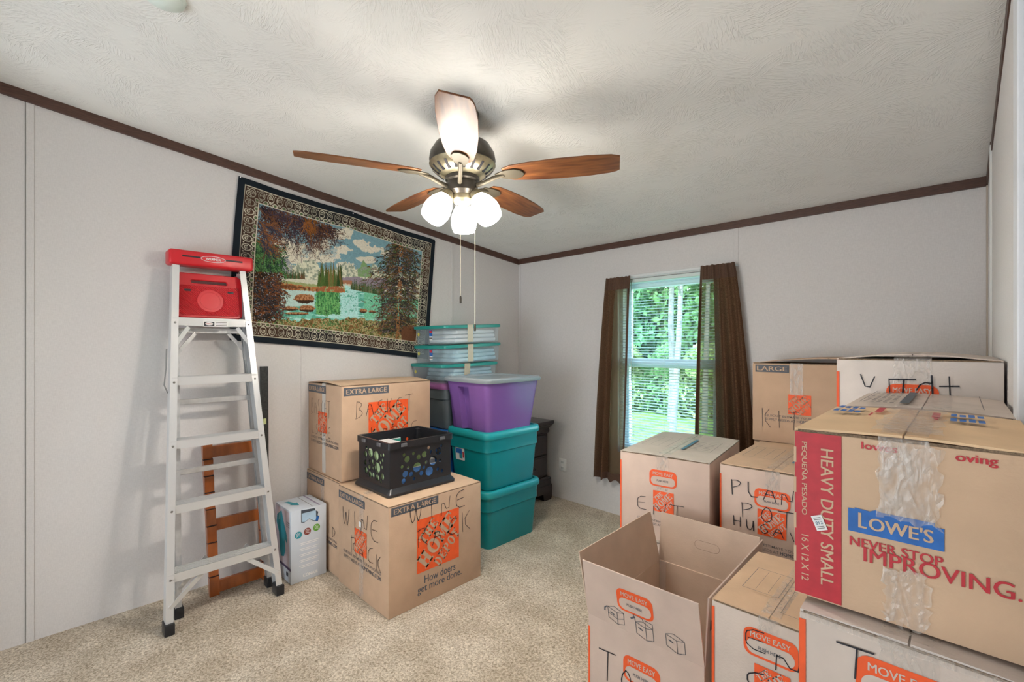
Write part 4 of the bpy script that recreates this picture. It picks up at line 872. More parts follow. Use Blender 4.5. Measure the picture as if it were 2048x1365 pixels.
for za, zb_ in ((.215, .385), (.398, .565)):
    dr = MB().rbox(xf-.01, xf+.012, y0+.022, y1-.022, za, zb_, .004, 2).build('drawer_front', WOOD, ns, True, world=True)
    q = MB().rbox(xf+.012, xf+.016, y0+.035, y1-.035, za+.013, zb_-.013, .002, 1)
    q.build('drawer_panel', WOOD, ns, world=True)
    hd = MB().tube([(xf+.014, y0+.18, (za+zb_)/2), (xf+.034, y0+.19, (za+zb_)/2-.010), (xf+.036, (y0+y1)/2, (za+zb_)/2-.018), (xf+.034, y1-.19, (za+zb_)/2-.010), (xf+.014, y1-.18, (za+zb_)/2)], .004, 8).build('drawer_pull', BRONZE, ns, True, world=True)

# ------------------------------------------------------------------ stepladder
ALU = mat('brushed_aluminium', (.60, .61, .62), .38, metal=.55, var=.08, vscale=30); ALUL = mat('aluminium_flange', (.70, .71, .72), .32, metal=.45)
REDP = mat('red_plastic', (.62, .012, .022), .36, bump=.04, bscale=120)
def ribbed_mat():
    m = bpy.data.materials.new('red_ribbed_plastic'); m.use_nodes = True; nt = m.node_tree; b = nt.nodes['Principled BSDF']; b.inputs['Base Color'].default_value = (.60, .012, .022, 1); b.inputs['Roughness'].default_value = .38
    tc = nt.nodes.new('ShaderNodeTexCoord'); mp = nt.nodes.new('ShaderNodeMapping'); mp.inputs['Rotation'].default_value = (math.radians(40), 0, 0); w = nt.nodes.new('ShaderNodeTexWave'); w.inputs['Scale'].default_value = 42; w.bands_direction = 'Z'
    bp = nt.nodes.new('ShaderNodeBump'); bp.inputs['Strength'].default_value = .9; bp.inputs['Distance'].default_value = .003
    L = nt.links.new; L(tc.outputs['Object'], mp.inputs[0]); L(mp.outputs[0], w.inputs['Vector']); L(w.outputs[0], bp.inputs['Height']); L(bp.outputs[0], b.inputs['Normal']); return m
RIB = ribbed_mat()
ld = empty('stepladder', (.33, .66, 0), 'aluminium stepladder with red plastic top leaning folded against the left wall', 'ladder')
fx = lambda z: .400-.158*z          # front rail plane
rx_ = lambda z: .270-.118*z         # rear rail plane
def fy(s, z): return (.403+.041*z) if s < 0 else (.912-.060*z)
def ry(s, z): return (.462+.012*z) if s < 0 else (.905-.058*z)
ZT = 1.752
def channel(p0, p1, depth, wid, s):
    """rail with a web on the outer side and two flanges turned inwards"""
    d = (Vector(p1)-Vector(p0)).normalized(); ax = Vector((1, 0, 0)); ax = (ax-d*ax.dot(d)).normalized(); yv = Vector((0, 1, 0)); q = MB(); t = .0035
    o = lambda a, b: [tuple(Vector(p)+ax*a+yv*b*(-s)) for p in (p0, p1)]
    q.bar(*o(-depth/2, 0), t, depth, (0, 1, 0)); q.bar(*o(-t/2, wid/2), wid, t, (0, 1, 0)); q.bar(*o(-depth+t/2, wid/2), wid, t, (0, 1, 0)); return q
for s in (-1, 1):
    channel((fx(.02), fy(s, .02), .02), (fx(ZT), fy(s, ZT), ZT), .062, .028, s).build('front_rail', ALUL, ld, world=True)
    channel((rx_(.02), ry(s, .02), .02), (rx_(1.735), ry(s, 1.735), 1.735), .034, .026, s).build('rear_rail', ALU, ld, world=True)
    for f, yfun, dp in ((fx, fy, .066), (rx_, ry, .05)):
        x = f(0); y = yfun(s, 0); a, b = (y-.006, y+.034) if s < 0 else (y-.034, y+.006)
        MB().rbox(x-dp, x+.006, a, b, 0.0, .052, .004, 2).build('rubber_foot', BLACKP, ld, True, world=True)
steps = (.262, .568, .870, 1.178, 1.478)
RIV = mat('rivet_metal', (.28, .27, .26), .4, metal=.8)
for z in steps:
    x = fx(z); a = fy(-1, z)+.004; b = fy(1, z)-.004
    q = MB().box(x-.078, x, a, b, z-.003, z).box(x-.003, x+.001, a, b, z-.040, z).box(x-.078, x-.074, a, b, z-.040, z)
    for k in range(6): q.box(x-.010-k*.0125, x-.004-k*.0125, a, b, z, z+.0022)
    q.build('step', ALUL, ld, world=True)
for s in (-1, 1):
    for z in steps:
        yy = fy(s, z-.025)-s*.014; MB().lathe([(.0001, .003), (.004, .0025), (.0055, 0)], 10, Matrix.Translation((fx(z-.025)+.001, yy, z-.025)) @ Matrix.Rotation(PI/2, 4, 'Y')).build('rivet', RIV, ld, True, world=True)
for z in (1.415, 1.045, .695):
    x = rx_(z); MB().rbox(x-.014, x, ry(-1, z)+.004, ry(1, z)-.004, z-.014, z+.014, .002, 1).build('rear_bar', ALU, ld, world=True)
for s in (-1, 1):
    # lower knee braces, front and rear
    y0 = fy(s, .10)-s*.014
    MB().bar((fx(.11)-.002, y0, .115), (fx(.215)-.02, y0-s*.135, .222), .022, .006, (0, 0, 1)).build('knee_brace', ALUL, ld, world=True)
    MB().bar((rx_(.16), ry(s, .1)-s*.014, .135), (rx_(.25)+.01, ry(s, .1)-s*.13, .262), .022, .006, (0, 0, 1)).build('knee_brace', ALU, ld, world=True)
    yt = fy(s, 1.33)-s*.014
    MB().bar((fx(1.345)-.004, yt, 1.335), (fx(1.43)-.010, yt-s*.062, 1.432), .020, .006, (0, 0, 1)).build('top_brace', ALUL, ld, world=True)
    MB().bar((rx_(1.31), ry(s, 1.3)-s*.012, 1.29), (rx_(1.39), ry(s, 1.4)-s*.095, 1.400), .018, .006, (0, 0, 1)).build('top_brace', ALU, ld, world=True)
    MB().bar((rx_(1.4)+.03, yt-s*.018, 1.46), (rx_(1.3)+.035, yt-s*.022, 1.255), .010, .003, (0, 1, 0)).build('spreader_bar', ALU, ld, world=True)
if False: MB().rbox(rx_(.28)-.03, rx_(.28), ry(-1, .28)+.004, ry(1, .28)-.004, .262, .300, .002, 1).build('rear_bar', ALU, ld, world=True)
MB().tube([(fx(1.3)-.03, fy(-1, 1.3)-.014, 1.32), (fx(1.25)-.03, fy(-1, 1.3)-.018, 1.22), (fx(1.2)-.03, fy(-1, 1.2)-.022, 1.14), (fx(1.1)-.03, fy(-1, 1.1)-.006, 1.10)], .003, 8).build('side_hook', RIV, ld, True, world=True)
# label strip on the top step
xl = fx(1.455)+.0022
F = Face(ld, Vector((xl+.003, .595, 1.435))-ld.location, (0, 1, 0), (0, 0, 1)); F.rect('warning_label', PAPER, 0, 0, .115, .030, 0); F.rect('label_black', MARK, .004, .004, .046, .022, 1); F.poly('label_oval', PAPER, [(.027+.018*math.cos(a*PI/10), .015+.008*math.sin(a*PI/10)) for a in range(20)], 2); F.text('label_lettering', REDINK, 'WERNER', .013, .012, .028, .006, 3, 0, .02)
for k in range(3): F.rect('label_lines', FINE, .056, .006+.008*k, .052, .003, 1)
F.build()
# red top cap
q = MB().rbox(.028, .136, .457, .845, 1.755, 1.832, .012, 3); q.build('top_cap', REDP, ld, True, world=True)
xc = .1365
for ya, yb in ((.512, .592), (.708, .790)): MB().rbox(xc-.004, xc+.0012, ya, yb, 1.796, 1.804, .001, 1).build('tool_slot', MARK, ld, world=True)
F = Face(ld, Vector((xc, .457, 1.755))-ld.location, (0, 1, 0), (0, 0, 1))
ov = [(.193+.056*math.cos(a*PI/16), .042+.0155*math.sin(a*PI/16)) for a in range(33)]; F.ribbon('brand_oval', WHITEINK, ov, .0025, 0); F.text('brand_lettering', WHITEINK, 'WERNER', .158, .036, .070, .0125, 0, 0, .03); F.build()
# red folded pail shelf
SH = [(.003, .0), (.297, .0)]
outer = rr2(0, .30, 0, .232, .022, 6); slot = rr2(.062, .238, .178, .204, .012, 5)
def mshelf(z0): return Matrix.Translation((fx(1.49)-.055, .492, 1.486)) @ Matrix.Rotation(math.radians(-8), 4, 'Y') @ Matrix(((0, 0, 1, z0), (1, 0, 0, 0), (0, 1, 0, 0), (0, 0, 0, 1)))
vs, fs = plate(outer, [slot], .020, .004); MB().add(vs, fs).xf(mshelf(0)).build('pail_shelf', REDP, ld, True, world=True, angle=50)
vs, fs = plate(rr2(.014, .286, .010, .168, .014, 5), [], .004, .001); MB().add(vs, fs).xf(mshelf(.0115)).build('ribbed_panel', RIB, ld, True, world=True)
vs, fs = plate(circle(.150, .088, .060, 36), [circle(.150, .088, .047, 36)], .005, .0015); MB().add(vs, fs).xf(mshelf(.0145)).build('round_ring', REDP, ld, True, world=True)
vs, fs = plate(circle(.150, .088, .046, 36), [], .003, .001); MB().add(vs, fs).xf(mshelf(.0145)).build('round_disc', REDP, ld, True, world=True)
for x in (.034, .232): 
    vs, fs = plate(rr2(x, x+.03, .136, .147, .005, 4), [], .003, 0); MB().add(vs, fs).xf(mshelf(.0135)).build('finger_slot', MARK, ld, world=True)

# ------------------------------------------------------------------ amber wooden rack frame behind the ladder
AMB = mat('amber_stained_wood', (.36, .095, .018), .33, var=.3, vscale=22, stretch=(1, 1, .2), coat=.4)
rk = empty('wooden_rack_frame', (.12, .79, 0), 'amber-stained wooden rack frame with notched stiles leaning on the wall behind the ladder', 'rack')
RT = .815
def rk_x(z): return .150-.085*z/RT
for y, dy in ((.652, 1), (.908, -1)):
    p0 = (rk_x(0), y, .0); p1 = (rk_x(RT), y-.018, RT)
    a = MB(); nseg = 8; cuts = [0.0]+[.10+.088*k for k in range(nseg)]+[RT]
    for z0, z1 in zip(cuts[:-1], cuts[1:]):   # stile with saw-tooth notches on the front face
        A = Vector((rk_x(z0), y-.018*z0/RT, z0)); B = Vector((rk_x(z1)+.0, y-.018*z1/RT, z1))
        vs = []
        for P_, fr_ in ((A, .010), (B, .022)):
            vs += [(P_.x-.018, P_.y-.022, P_.z), (P_.x+fr_, P_.y-.022, P_.z), (P_.x+fr_, P_.y+.022, P_.z), (P_.x-.018, P_.y+.022, P_.z)]
        a.add(vs, [(3, 2, 1, 0), (4, 5, 6, 7), (0, 1, 5, 4), (1, 2, 6, 5), (2, 3, 7, 6), (3, 0, 4, 7)])
    a.build('stile', AMB, rk, world=True)
    for z in cuts[1:-1]: MB().bar((rk_x(z)+.006, y-.023-.018*z/RT, z+.002), (rk_x(z)+.006, y+.023-.018*z/RT, z+.002), .004, .016, (0, 0, 1)).build('notch', MARK, rk, world=True)
for z0, z1 in ((.012, .072), (.335, .395), (.725, .785)):
    MB().add([(rk_x(z)+dx, y-.018*z/RT, z) for z in (z0, z1) for y, dx in ((.674, -.010), (.886, -.010), (.886, .008), (.674, .008))], [(3, 2, 1, 0), (4, 5, 6, 7), (0, 1, 5, 4), (1, 2, 6, 5), (2, 3, 7, 6), (3, 0, 4, 7)]).build('cross_rail', AMB, rk, world=True)

# black level
lv = empty('spirit_level', (.04, .955, 0), 'long black spirit level standing upright against the left wall right of the ladder', 'level')
MB().add([(x+ (0.020 if z < .5 else 0), y, z) for z in (.0, 1.21) for x, y in ((.006, .918), (.026, .918), (.026, .958), (.006, .958))], [(3, 2, 1, 0), (4, 5, 6, 7), (0, 1, 5, 4), (1, 2, 6, 5), (2, 3, 7, 6), (3, 0, 4, 7)]).build('level_body', mat('worn_black_metal', (.018, .020, .020), .5, var=.5, vscale=90), lv, world=True)
MB().rbox(.020, .0355, .928, .946, .865, .900, .003, 2).build('vial', mat('pale_green_vial', (.55, .62, .30), .2), lv, True, world=True)
MB().rbox(.026, .0445, .926, .948, .250, .292, .002, 1).build('label_plate', PAPER, lv, world=True)

# ------------------------------------------------------------------ tapestry (woven picture painted procedurally into thread colours)
CW, CH = 1330, 1240
def homog(src, dst):
    A = []; bb = []
    for (x, y), (u, v) in zip(src, dst):
        A += [[x, y, 1, 0, 0, 0, -u*x, -u*y], [0, 0, 0, x, y, 1, -v*x, -v*y]]; bb += [u, v]
    hh = np.linalg.solve(np.array(A, float), np.array(bb, float)); return np.append(hh, 1).reshape(3, 3)
YY, XX = np.mgrid[0:CH, 0:1440].astype(np.float32)
def vnoise(sc, seed, ox=1.0, oy=1.0, oct_=4):
    r = np.random.default_rng(seed); out = np.zeros_like(XX); amp = 1; tot = 0
    for o in range(oct_):
        n = 64; g_ = r.random((n, n)).astype(np.float32); fx_ = XX*ox/sc*(2**o); fy_ = YY*oy/sc*(2**o); i = np.floor(fx_).astype(int); j = np.floor(fy_).astype(int); a = fx_-i; b = fy_-j; a = a*a*(3-2*a); b = b*b*(3-2*b)
        out += amp*((g_[j % n, i % n]*(1-a)+g_[j % n, (i+1) % n]*a)*(1-b)+(g_[(j+1) % n, i % n]*(1-a)+g_[(j+1) % n, (i+1) % n]*a)*b); tot += amp; amp *= .55
    return out/tot
def paint():
    C = np.zeros((CH, 1440, 3), np.float32)
    def put(mask, col): C[mask] = col
    n1 = vnoise(120, 1); n2 = vnoise(40, 2); n3 = vnoise(14, 3); nf = vnoise(6, 4, oct_=2)
    put(np.ones_like(XX, bool), (.20, .36, .42))
    # clouds
    for cx, cy, rx, ry in ((800, 430, 105, 42), (830, 545, 70, 32), (960, 490, 55, 35), (1040, 535, 85, 32), (1020, 615, 70, 25), (640, 560, 120, 55), (500, 560, 130, 60), (420, 500, 70, 40), (720, 600, 120, 35), (860, 660, 80, 30), (690, 500, 60, 40), (560, 620, 160, 35), (1150, 560, 60, 25)):
        put(((XX-cx)/rx)**2+((YY-cy)/ry)**2+(n2-.5)*2.6+(n3-.5)*.8 < 1, (.70, .66, .54))
    put((n2 > .62) & (YY < 600) & (YY > 420) & (XX < 800), (.45, .52, .50))
    # mountains
    ridge = 700-90*np.exp(-((XX-430)/45)**2)-70*np.exp(-((XX-560)/70)**2)-55*np.exp(-((XX-640)/40)**2)-55*np.exp(-((XX-860)/60)**2)-80*np.exp(-((XX-985)/28)**2)-60*np.exp(-((XX-1060)/40)**2)+(n3-.5)*50
    m = (YY > ridge)
    put(m, (.46, .48, .36)); put(m & (n3 > .52), (.70, .70, .55)); put(m & (n3 < .42), (.28, .33, .26)); put(m & (XX > 940) & (XX < 1040) & (YY < 740) & (n3 > .4), (.22, .36, .16)); put(m & (XX < 480) & (n3 < .6), (.30, .32, .34))
    put((YY > 748+(n2-.5)*30) & (XX > 820) & (XX < 1150), (.30, .25, .30)); put((YY > 770) & (XX > 820) & (XX < 900), (.40, .18, .10))
    # snow field / gravel band, shore
    base = 742+(XX-400)*.12
    put((YY > base+(n3-.5)*14), (.62, .62, .50)); put((YY > base+30+(n3-.5)*14), (.30, .36, .16))
    put((YY > base+46+(n3-.5)*22) & (n3 > .40), (.46, .17, .06)); put((YY > base+52+(n3-.5)*20) & (n3 > .58), (.16, .07, .03))
    # water
    w = (YY > 838+(XX-400)*.052+(n3-.5)*16) | ((YY > 806+(XX-850)*.22) & (XX > 850))
    put(w, (.10, .40, .30)); put(w & (n2 > .5), (.20, .56, .46)); put(w & (vnoise(40, 9, .35, 2.2) > .56), (.42, .72, .68))
    put(w & (XX > 400) & (XX < 640) & (YY < 960), (.48, .66, .62)); put(w & (XX > 810) & (XX < 940) & (YY < 1040) & (nf > .4), (.44, .74, .72)); put(w & (XX > 980) & (YY < 1040), (.16, .52, .32)); put(w & (XX > 980) & (nf > .58), (.26, .60, .44))
    rf = w & (XX > 648+(nf-.5)*30) & (XX < 815+(nf-.5)*30) & (YY < 1020+(n3-.5)*40); put(rf, (.06, .24, .08)); put(rf & (vnoise(12, 12, 2, .3) > .5), (.16, .42, .14)); put(rf & (nf > .66), (.03, .10, .04))
    # tree lines
    def pines(x0, x1, yb, h0, h1, n, seed, cols, wd=8):
        r = np.random.default_rng(seed)
        for k in range(n):
            cx = r.uniform(x0, x1); b = yb(cx) if callable(yb) else yb; hh = r.uniform(h0, h1); c = np.array(cols[r.integers(len(cols))])
            X0, X1, Y0 = int(max(0, cx-wd*1.5)), int(cx+wd*1.5), int(b-hh); sx = XX[Y0:int(b), X0:X1]; sy = YY[Y0:int(b), X0:X1]
            f_ = (sy-Y0)/hh; mk = np.abs(sx-cx) < wd*f_*(.55+.45*np.abs(np.sin(sy*.45+k)))
            C[Y0:int(b), X0:X1][mk] = c*r.uniform(.7, 1.3)
    pines(430, 575, lambda x: 760+(x-430)*.03, 30, 90, 70, 5, [(.05, .10, .04), (.09, .12, .05), (.16, .08, .04)], 6)
    pines(890, 1120, lambda x: 835+(x-890)*.16, 40, 85, 130, 6, [(.04, .09, .04), (.08, .12, .05), (.14, .16, .08)], 6)
    pines(668, 835, lambda x: 815, 110, 200, 34, 7, [(.03, .07, .02), (.07, .12, .03), (.12, .13, .04), (.18, .12, .04)], 15)
    put((XX > 660) & (XX < 840) & (YY > 812) & (YY < 850+(n3-.5)*16) & (n3 > .4), (.35, .12, .05))
    # rocks
    for cx, cy, rx, ry in ((570, 905, 72, 34), (470, 975, 60, 16), (585, 975, 55, 26), (975, 985, 30, 16), (1035, 988, 25, 9), (520, 1010, 90, 10)):
        k = ((XX-cx)/rx)**2+((YY-cy)/ry)**2+(n3-.5) < 1; put(k, (.24, .09, .035)); put(k & (nf > .5), (.45, .22, .10)); put(k & (YY > cy+ry*.3), (.05, .025, .015))
    # foreground grass
    gr = YY > 1045+(n2-.5)*60+(XX-900)*-.02; put(gr, (.15, .17, .05)); put(gr & (nf > .5), (.40, .32, .16)); put(gr & (n3 > .58), (.22, .11, .04)); put(gr & (nf < .33), (.05, .07, .02)); put(gr & (n3 < .38) & (XX < 900), (.10, .20, .07))
    # strokes
    def stroke(x, y, ang, ln, wd, col, r, curve=.0, fork=0):
        c = np.array(col)*r.uniform(.6, 1.4); a = ang; px, py = x, y; st = 3.0
        for i in range(int(ln/st)):
            a += r.normal(0, .10)+curve; px += math.cos(a)*st; py += math.sin(a)*st; q = max(1, wd*(1-i*st/ln)); X0 = int(px-q/2); Y0 = int(py-q/2); X1 = int(px+q/2+1); Y1 = int(py+q/2+1)
            if 0 <= X0 and X1 < 1440 and 0 <= Y0 and Y1 < CH: C[Y0:Y1, X0:X1] = c
            if fork and i % 7 == 5: stroke(px, py, a+r.choice([-.7, .7]), ln*.3, max(1.5, wd*.5), col, r, curve, fork-1)
    r = np.random.default_rng(11)
    # left fir mass
    k = (XX < 400+(n3-.5)*160-(YY-600)*-.3) & (YY > 470+(XX-230)*.55+(n3-.5)*40) & (YY < 760+(n3-.5)*60) & (XX < 470); put(k, (.045, .12, .04)); put(k & (nf > .52), (.10, .24, .08)); put(k & (nf < .35), (.015, .03, .02))
    for _ in range(420): stroke(r.uniform(205, 430), r.uniform(500, 740), r.uniform(.3, 1.2), r.uniform(20, 60), 4, [(.03, .09, .03), (.10, .24, .08), (.015, .03, .03)][r.integers(3)], r)
    # left dark bush
    k = (XX < 440+(n3-.5)*180-np.abs(YY-880)*.35) & (YY > 715) & (YY < 1070+(n3-.5)*60); put(k, (.035, .022, .014)); put(k & (n3 > .56), (.15, .055, .018)); put(k & (nf > .72), (.42, .48, .50)); put(k & (nf < .3), (.01, .012, .016))
    for _ in range(330): stroke(r.uniform(205, 400), r.uniform(760, 1040), r.uniform(-.6, 1.1), r.uniform(30, 110), 4, [(.02, .02, .025), (.18, .06, .02), (.05, .05, .06)][r.integers(3)], r)
    # hanging branches
    for _ in range(270):
        x = r.uniform(225, 740); top = 195+(x-230)*.285; ln = r.uniform(60, 300)*(1 if x < 640 else .6); stroke(x, top+r.uniform(0, 60), r.uniform(.75, 1.45), ln, 4, [(.02, .015, .02), (.10, .04, .02), (.16, .065, .025), (.06, .04, .05), (.05, .04, .06)][r.integers(5)], r, .0, 1)
    for _ in range(60): stroke(r.uniform(225, 300), r.uniform(330, 520), r.uniform(.2, .9), r.uniform(80, 200), 6, [(.04, .04, .06), (.20, .08, .03)][r.integers(2)], r, .01, 1)
    for _ in range(22): stroke(r.uniform(480, 700), r.uniform(430, 520), r.uniform(.9, 1.4), r.uniform(80, 150), 4, (.10, .05, .04), r, 0, 2)
    for _ in range(46): stroke(r.uniform(560, 640), r.uniform(290, 400), r.uniform(1.1, 2.0), r.uniform(40, 110), 6, (.22, .08, .02), r)
    # right tree
    for _ in range(2600):
        y = r.uniform(455, 1130); cx = 1250-(y-480)*.055; wd = 45+150*min(1, (y-440)/260)*(1 if y < 800 else .75); x = cx+r.normal(0, .48)*wd; sgn = 1 if x > cx else -1
        stroke(x, y, (0.5 if sgn > 0 else PI-.5)+r.normal(0, .5), r.uniform(18, 60), 5, [(.025, .025, .02), (.10, .05, .02), (.20, .10, .04), (.07, .10, .03), (.14, .11, .12)][r.integers(5)], r)
    for _ in range(90):
        y = r.uniform(520, 1080); cx = 1250-(y-480)*.055; sgn = r.choice([-1, 1]); stroke(cx, y, 0.35 if sgn > 0 else PI-.35, r.uniform(90, 160), 3, (.03, .03, .03), r, 0, 1)
    k = (np.abs(XX-(1252-(YY-480)*.058)) < 13+(n3-.5)*14) & (YY > 470) & (YY < 1175) & (nf > .5) & (n2 > .42); put(k, (.30, .13, .05))
    put((np.abs(XX-(1252-(YY-480)*.058)) < 16) & (YY > 470) & (YY < 1175) & (nf < .33), (.03, .02, .02))
    put((YY > 1090+(n3-.5)*60) & (XX > 1240), (.14, .06, .03))
    C *= (1+(vnoise(3, 21, oct_=1)[..., None]-.5)*.35)
    return C
PIC = paint()
Hm = homog([(0, 0), (1, 0), (1, 1), (0, 1)], [(230, 198), (1400, 533), (1338, 1190), (203, 1068)])
NU, NV = 560, 380
u, v = np.meshgrid(np.linspace(0, 1, NU+1), np.linspace(0, 1, NV+1))
ALEN, BLEN = 1.40, .93
s_ = u*ALEN; t_ = v*BLEN; dE = np.minimum(np.minimum(s_, ALEN-s_), np.minimum(t_, BLEN-t_))
MX0, BX = .036, .118
col = np.zeros((NV+1, NU+1, 3), np.float32)+np.array([.012, .017, .024])
ui = (s_-BX)/(ALEN-2*BX); vi = (t_-BX)/(BLEN-2*BX); inner = (dE >= BX)
den = Hm[2, 0]*ui+Hm[2, 1]*vi+1; px_ = np.clip(((Hm[0, 0]*ui+Hm[0, 1]*vi+Hm[0, 2])/den), 0, 1439).astype(int); py_ = np.clip(((Hm[1, 0]*ui+Hm[1, 1]*vi+Hm[1, 2])/den), 0, CH-1).astype(int)
col[inner] = PIC[py_[inner], px_[inner]]
band = (dE >= MX0) & (dE < BX); horiz = (np.minimum(t_, BLEN-t_) <= np.minimum(s_, ALEN-s_))
along = np.where(horiz, s_, t_); bb = (dE-MX0)/(BX-MX0); per = .052; ph = (along/per) % 1.0-.5
cream = np.array([.60, .56, .44]); dk = np.array([.02, .018, .02])
bc = np.zeros_like(col)+dk; tn = (np.sin(along*9)*.5+.5)[..., None]; bc = bc+tn*np.array([.05, .018, .004])
dx_ = ph*per/(BX-MX0); rr_ = np.hypot(dx_*1.35, (bb-.42)*1.0)
cm = (np.abs(rr_-.30) < .030) | ((np.abs(rr_-.15) < .028) & (bb < .50)) | (rr_ < .05) | (np.hypot(dx_, bb-.80) < .05) | ((np.abs(np.hypot(np.abs(dx_)-.30, bb-.86)-.12) < .03)) | (np.hypot(np.abs(dx_)-.32, bb-.20) < .05) | (np.abs(np.abs(dx_)*1.6-(bb-.66)*1.0-.02) < .03) & (bb > .66)
bc[cm] = cream*(.75+.25*np.sin(along*40)[cm][:, None]); gd = (np.hypot(np.abs(dx_)-.30, bb-.86) < .07); bc[gd] = (.10, .16, .07)
bc[(bb < .045) | (bb > .95)] = cream
col[band] = bc[band]
# hanging shape pinned at three points
def topz(a): return 2.319+(2.177-2.319)*a-.010*np.sin(PI*((a*2) % 1.0))+.006*np.sin(PI*a)
ty = .804+(2.201-.804)*u; tz = topz(u)
by = .755+(2.120-.755)*u; bz = 1.366+(1.228-1.366)*u+.010*np.sin(PI*u*1.0)
yy = ty+(by-ty)*v+.010*np.sin(PI*v)*(1-u)*-1; zz_ = tz+(bz-tz)*v
xx = .008+.006*(1+np.sin(u*11+v*2.2))*v+.003*(1+np.sin(u*30))*(1-v)
xx = np.where(v > .9, xx+.004*(v-.9)*10, xx)
tp = bpy.data.meshes.new('woven_panel'); co = np.stack([xx, yy, zz_], -1).reshape(-1, 3).astype(np.float32)
tpo = empty('tapestry', (.012, 1.5, 1.80), 'large tapestry of a mountain lake with dark scrollwork border pinned high on the left wall', 'tapestry')
co = co-np.array(tpo.location[:], np.float32)
idx = np.arange((NU+1)*(NV+1)).reshape(NV+1, NU+1); fc = np.stack([idx[:-1, :-1], idx[1:, :-1], idx[1:, 1:], idx[:-1, 1:]], -1).reshape(-1, 4)
tp.vertices.add(len(co)); tp.vertices.foreach_set('co', co.ravel()); tp.loops.add(fc.size); tp.loops.foreach_set('vertex_index', fc.ravel().astype(np.int32)); tp.polygons.add(len(fc)); tp.polygons.foreach_set('loop_start', np.arange(0, fc.size, 4, dtype=np.int32)); tp.polygons.foreach_set('loop_total', np.full(len(fc), 4, np.int32)); tp.update(calc_edges=True)
ca_ = tp.color_attributes.new('threads', 'FLOAT_COLOR', 'POINT'); ca_.data.foreach_set('color', np.concatenate([col.reshape(-1, 3), np.ones((col.shape[0]*col.shape[1], 1))], 1).ravel().astype(np.float32))
tp.polygons.foreach_set('use_smooth', np.ones(len(fc), bool))
tm = bpy.data.materials.new('woven_picture'); tm.use_nodes = True; nt = tm.node_tree; b = nt.nodes['Principled BSDF']; b.inputs['Roughness'].default_value = .85; b.inputs['Specular IOR Level'].default_value = .15
at = nt.nodes.new('ShaderNodeAttribute'); at.attribute_name = 'threads'; nt.links.new(at.outputs['Color'], b.inputs['Base Color'])
nn = nt.nodes.new('ShaderNodeTexNoise'); nn.inputs['Scale'].default_value = 400; bp = nt.nodes.new('ShaderNodeBump'); bp.inputs['Strength'].default_value = .4; bp.inputs['Distance'].default_value = .002; nt.links.new(nn.outputs[0], bp.inputs['Height']); nt.links.new(bp.outputs[0], b.inputs['Normal'])
tp.materials.append(tm); o = bpy.data.objects.new('woven_panel', tp); COL.objects.link(o); o.parent = tpo
for (y, z) in ((.812, 2.312), (1.503, 2.243), (2.193, 2.170)): MB().lathe([(.0001, .004), (.003, .0035), (.004, 0)], 10, Matrix.Translation((.016, y, z)) @ Matrix.Rotation(PI/2, 4, 'Y')).build('push_pin', WHITEINK, tpo, True, world=True)

# ------------------------------------------------------------------ outdoors
GRASS = mat('lawn_grass', (.095, .20, .045), .9, var=.5, vscale=3, bump=.5, bscale=60)
gz = -.65
o = MB().add([(-30, YW+.12, gz), (20, YW+.12, gz), (20, 40, gz+1.2), (-30, 40, gz+1.2)], [(0, 1, 2, 3)]).build('lawn', GRASS); struct(o)
# outside face of the ground under the room
struct(MB().box(-.12, XR+.12, YB-1.6, YW+.10, gz-.2, -.065).build('foundation', mat('grey_skirting', (.4, .4, .4), .8)))
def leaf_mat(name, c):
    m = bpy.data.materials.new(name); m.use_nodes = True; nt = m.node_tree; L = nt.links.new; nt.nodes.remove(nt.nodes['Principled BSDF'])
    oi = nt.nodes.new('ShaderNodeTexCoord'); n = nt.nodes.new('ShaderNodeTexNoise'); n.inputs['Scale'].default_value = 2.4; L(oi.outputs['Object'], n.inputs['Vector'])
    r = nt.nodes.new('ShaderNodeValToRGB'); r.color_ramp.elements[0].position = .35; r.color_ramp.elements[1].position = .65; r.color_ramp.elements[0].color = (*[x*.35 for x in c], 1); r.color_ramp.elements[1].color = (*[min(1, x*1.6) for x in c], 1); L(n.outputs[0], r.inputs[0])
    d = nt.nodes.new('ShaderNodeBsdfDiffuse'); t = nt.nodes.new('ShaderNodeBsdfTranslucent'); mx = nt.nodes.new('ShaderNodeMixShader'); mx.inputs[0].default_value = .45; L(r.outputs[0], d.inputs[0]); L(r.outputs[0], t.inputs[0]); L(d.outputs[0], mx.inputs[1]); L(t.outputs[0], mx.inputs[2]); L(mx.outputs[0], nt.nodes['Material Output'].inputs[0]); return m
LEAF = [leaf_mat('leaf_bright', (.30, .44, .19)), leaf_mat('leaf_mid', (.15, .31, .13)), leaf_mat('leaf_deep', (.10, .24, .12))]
BARK = mat('pale_birch_bark', (.12, .13, .12), .8, var=.35, vscale=14, stretch=(1, 1, .4))
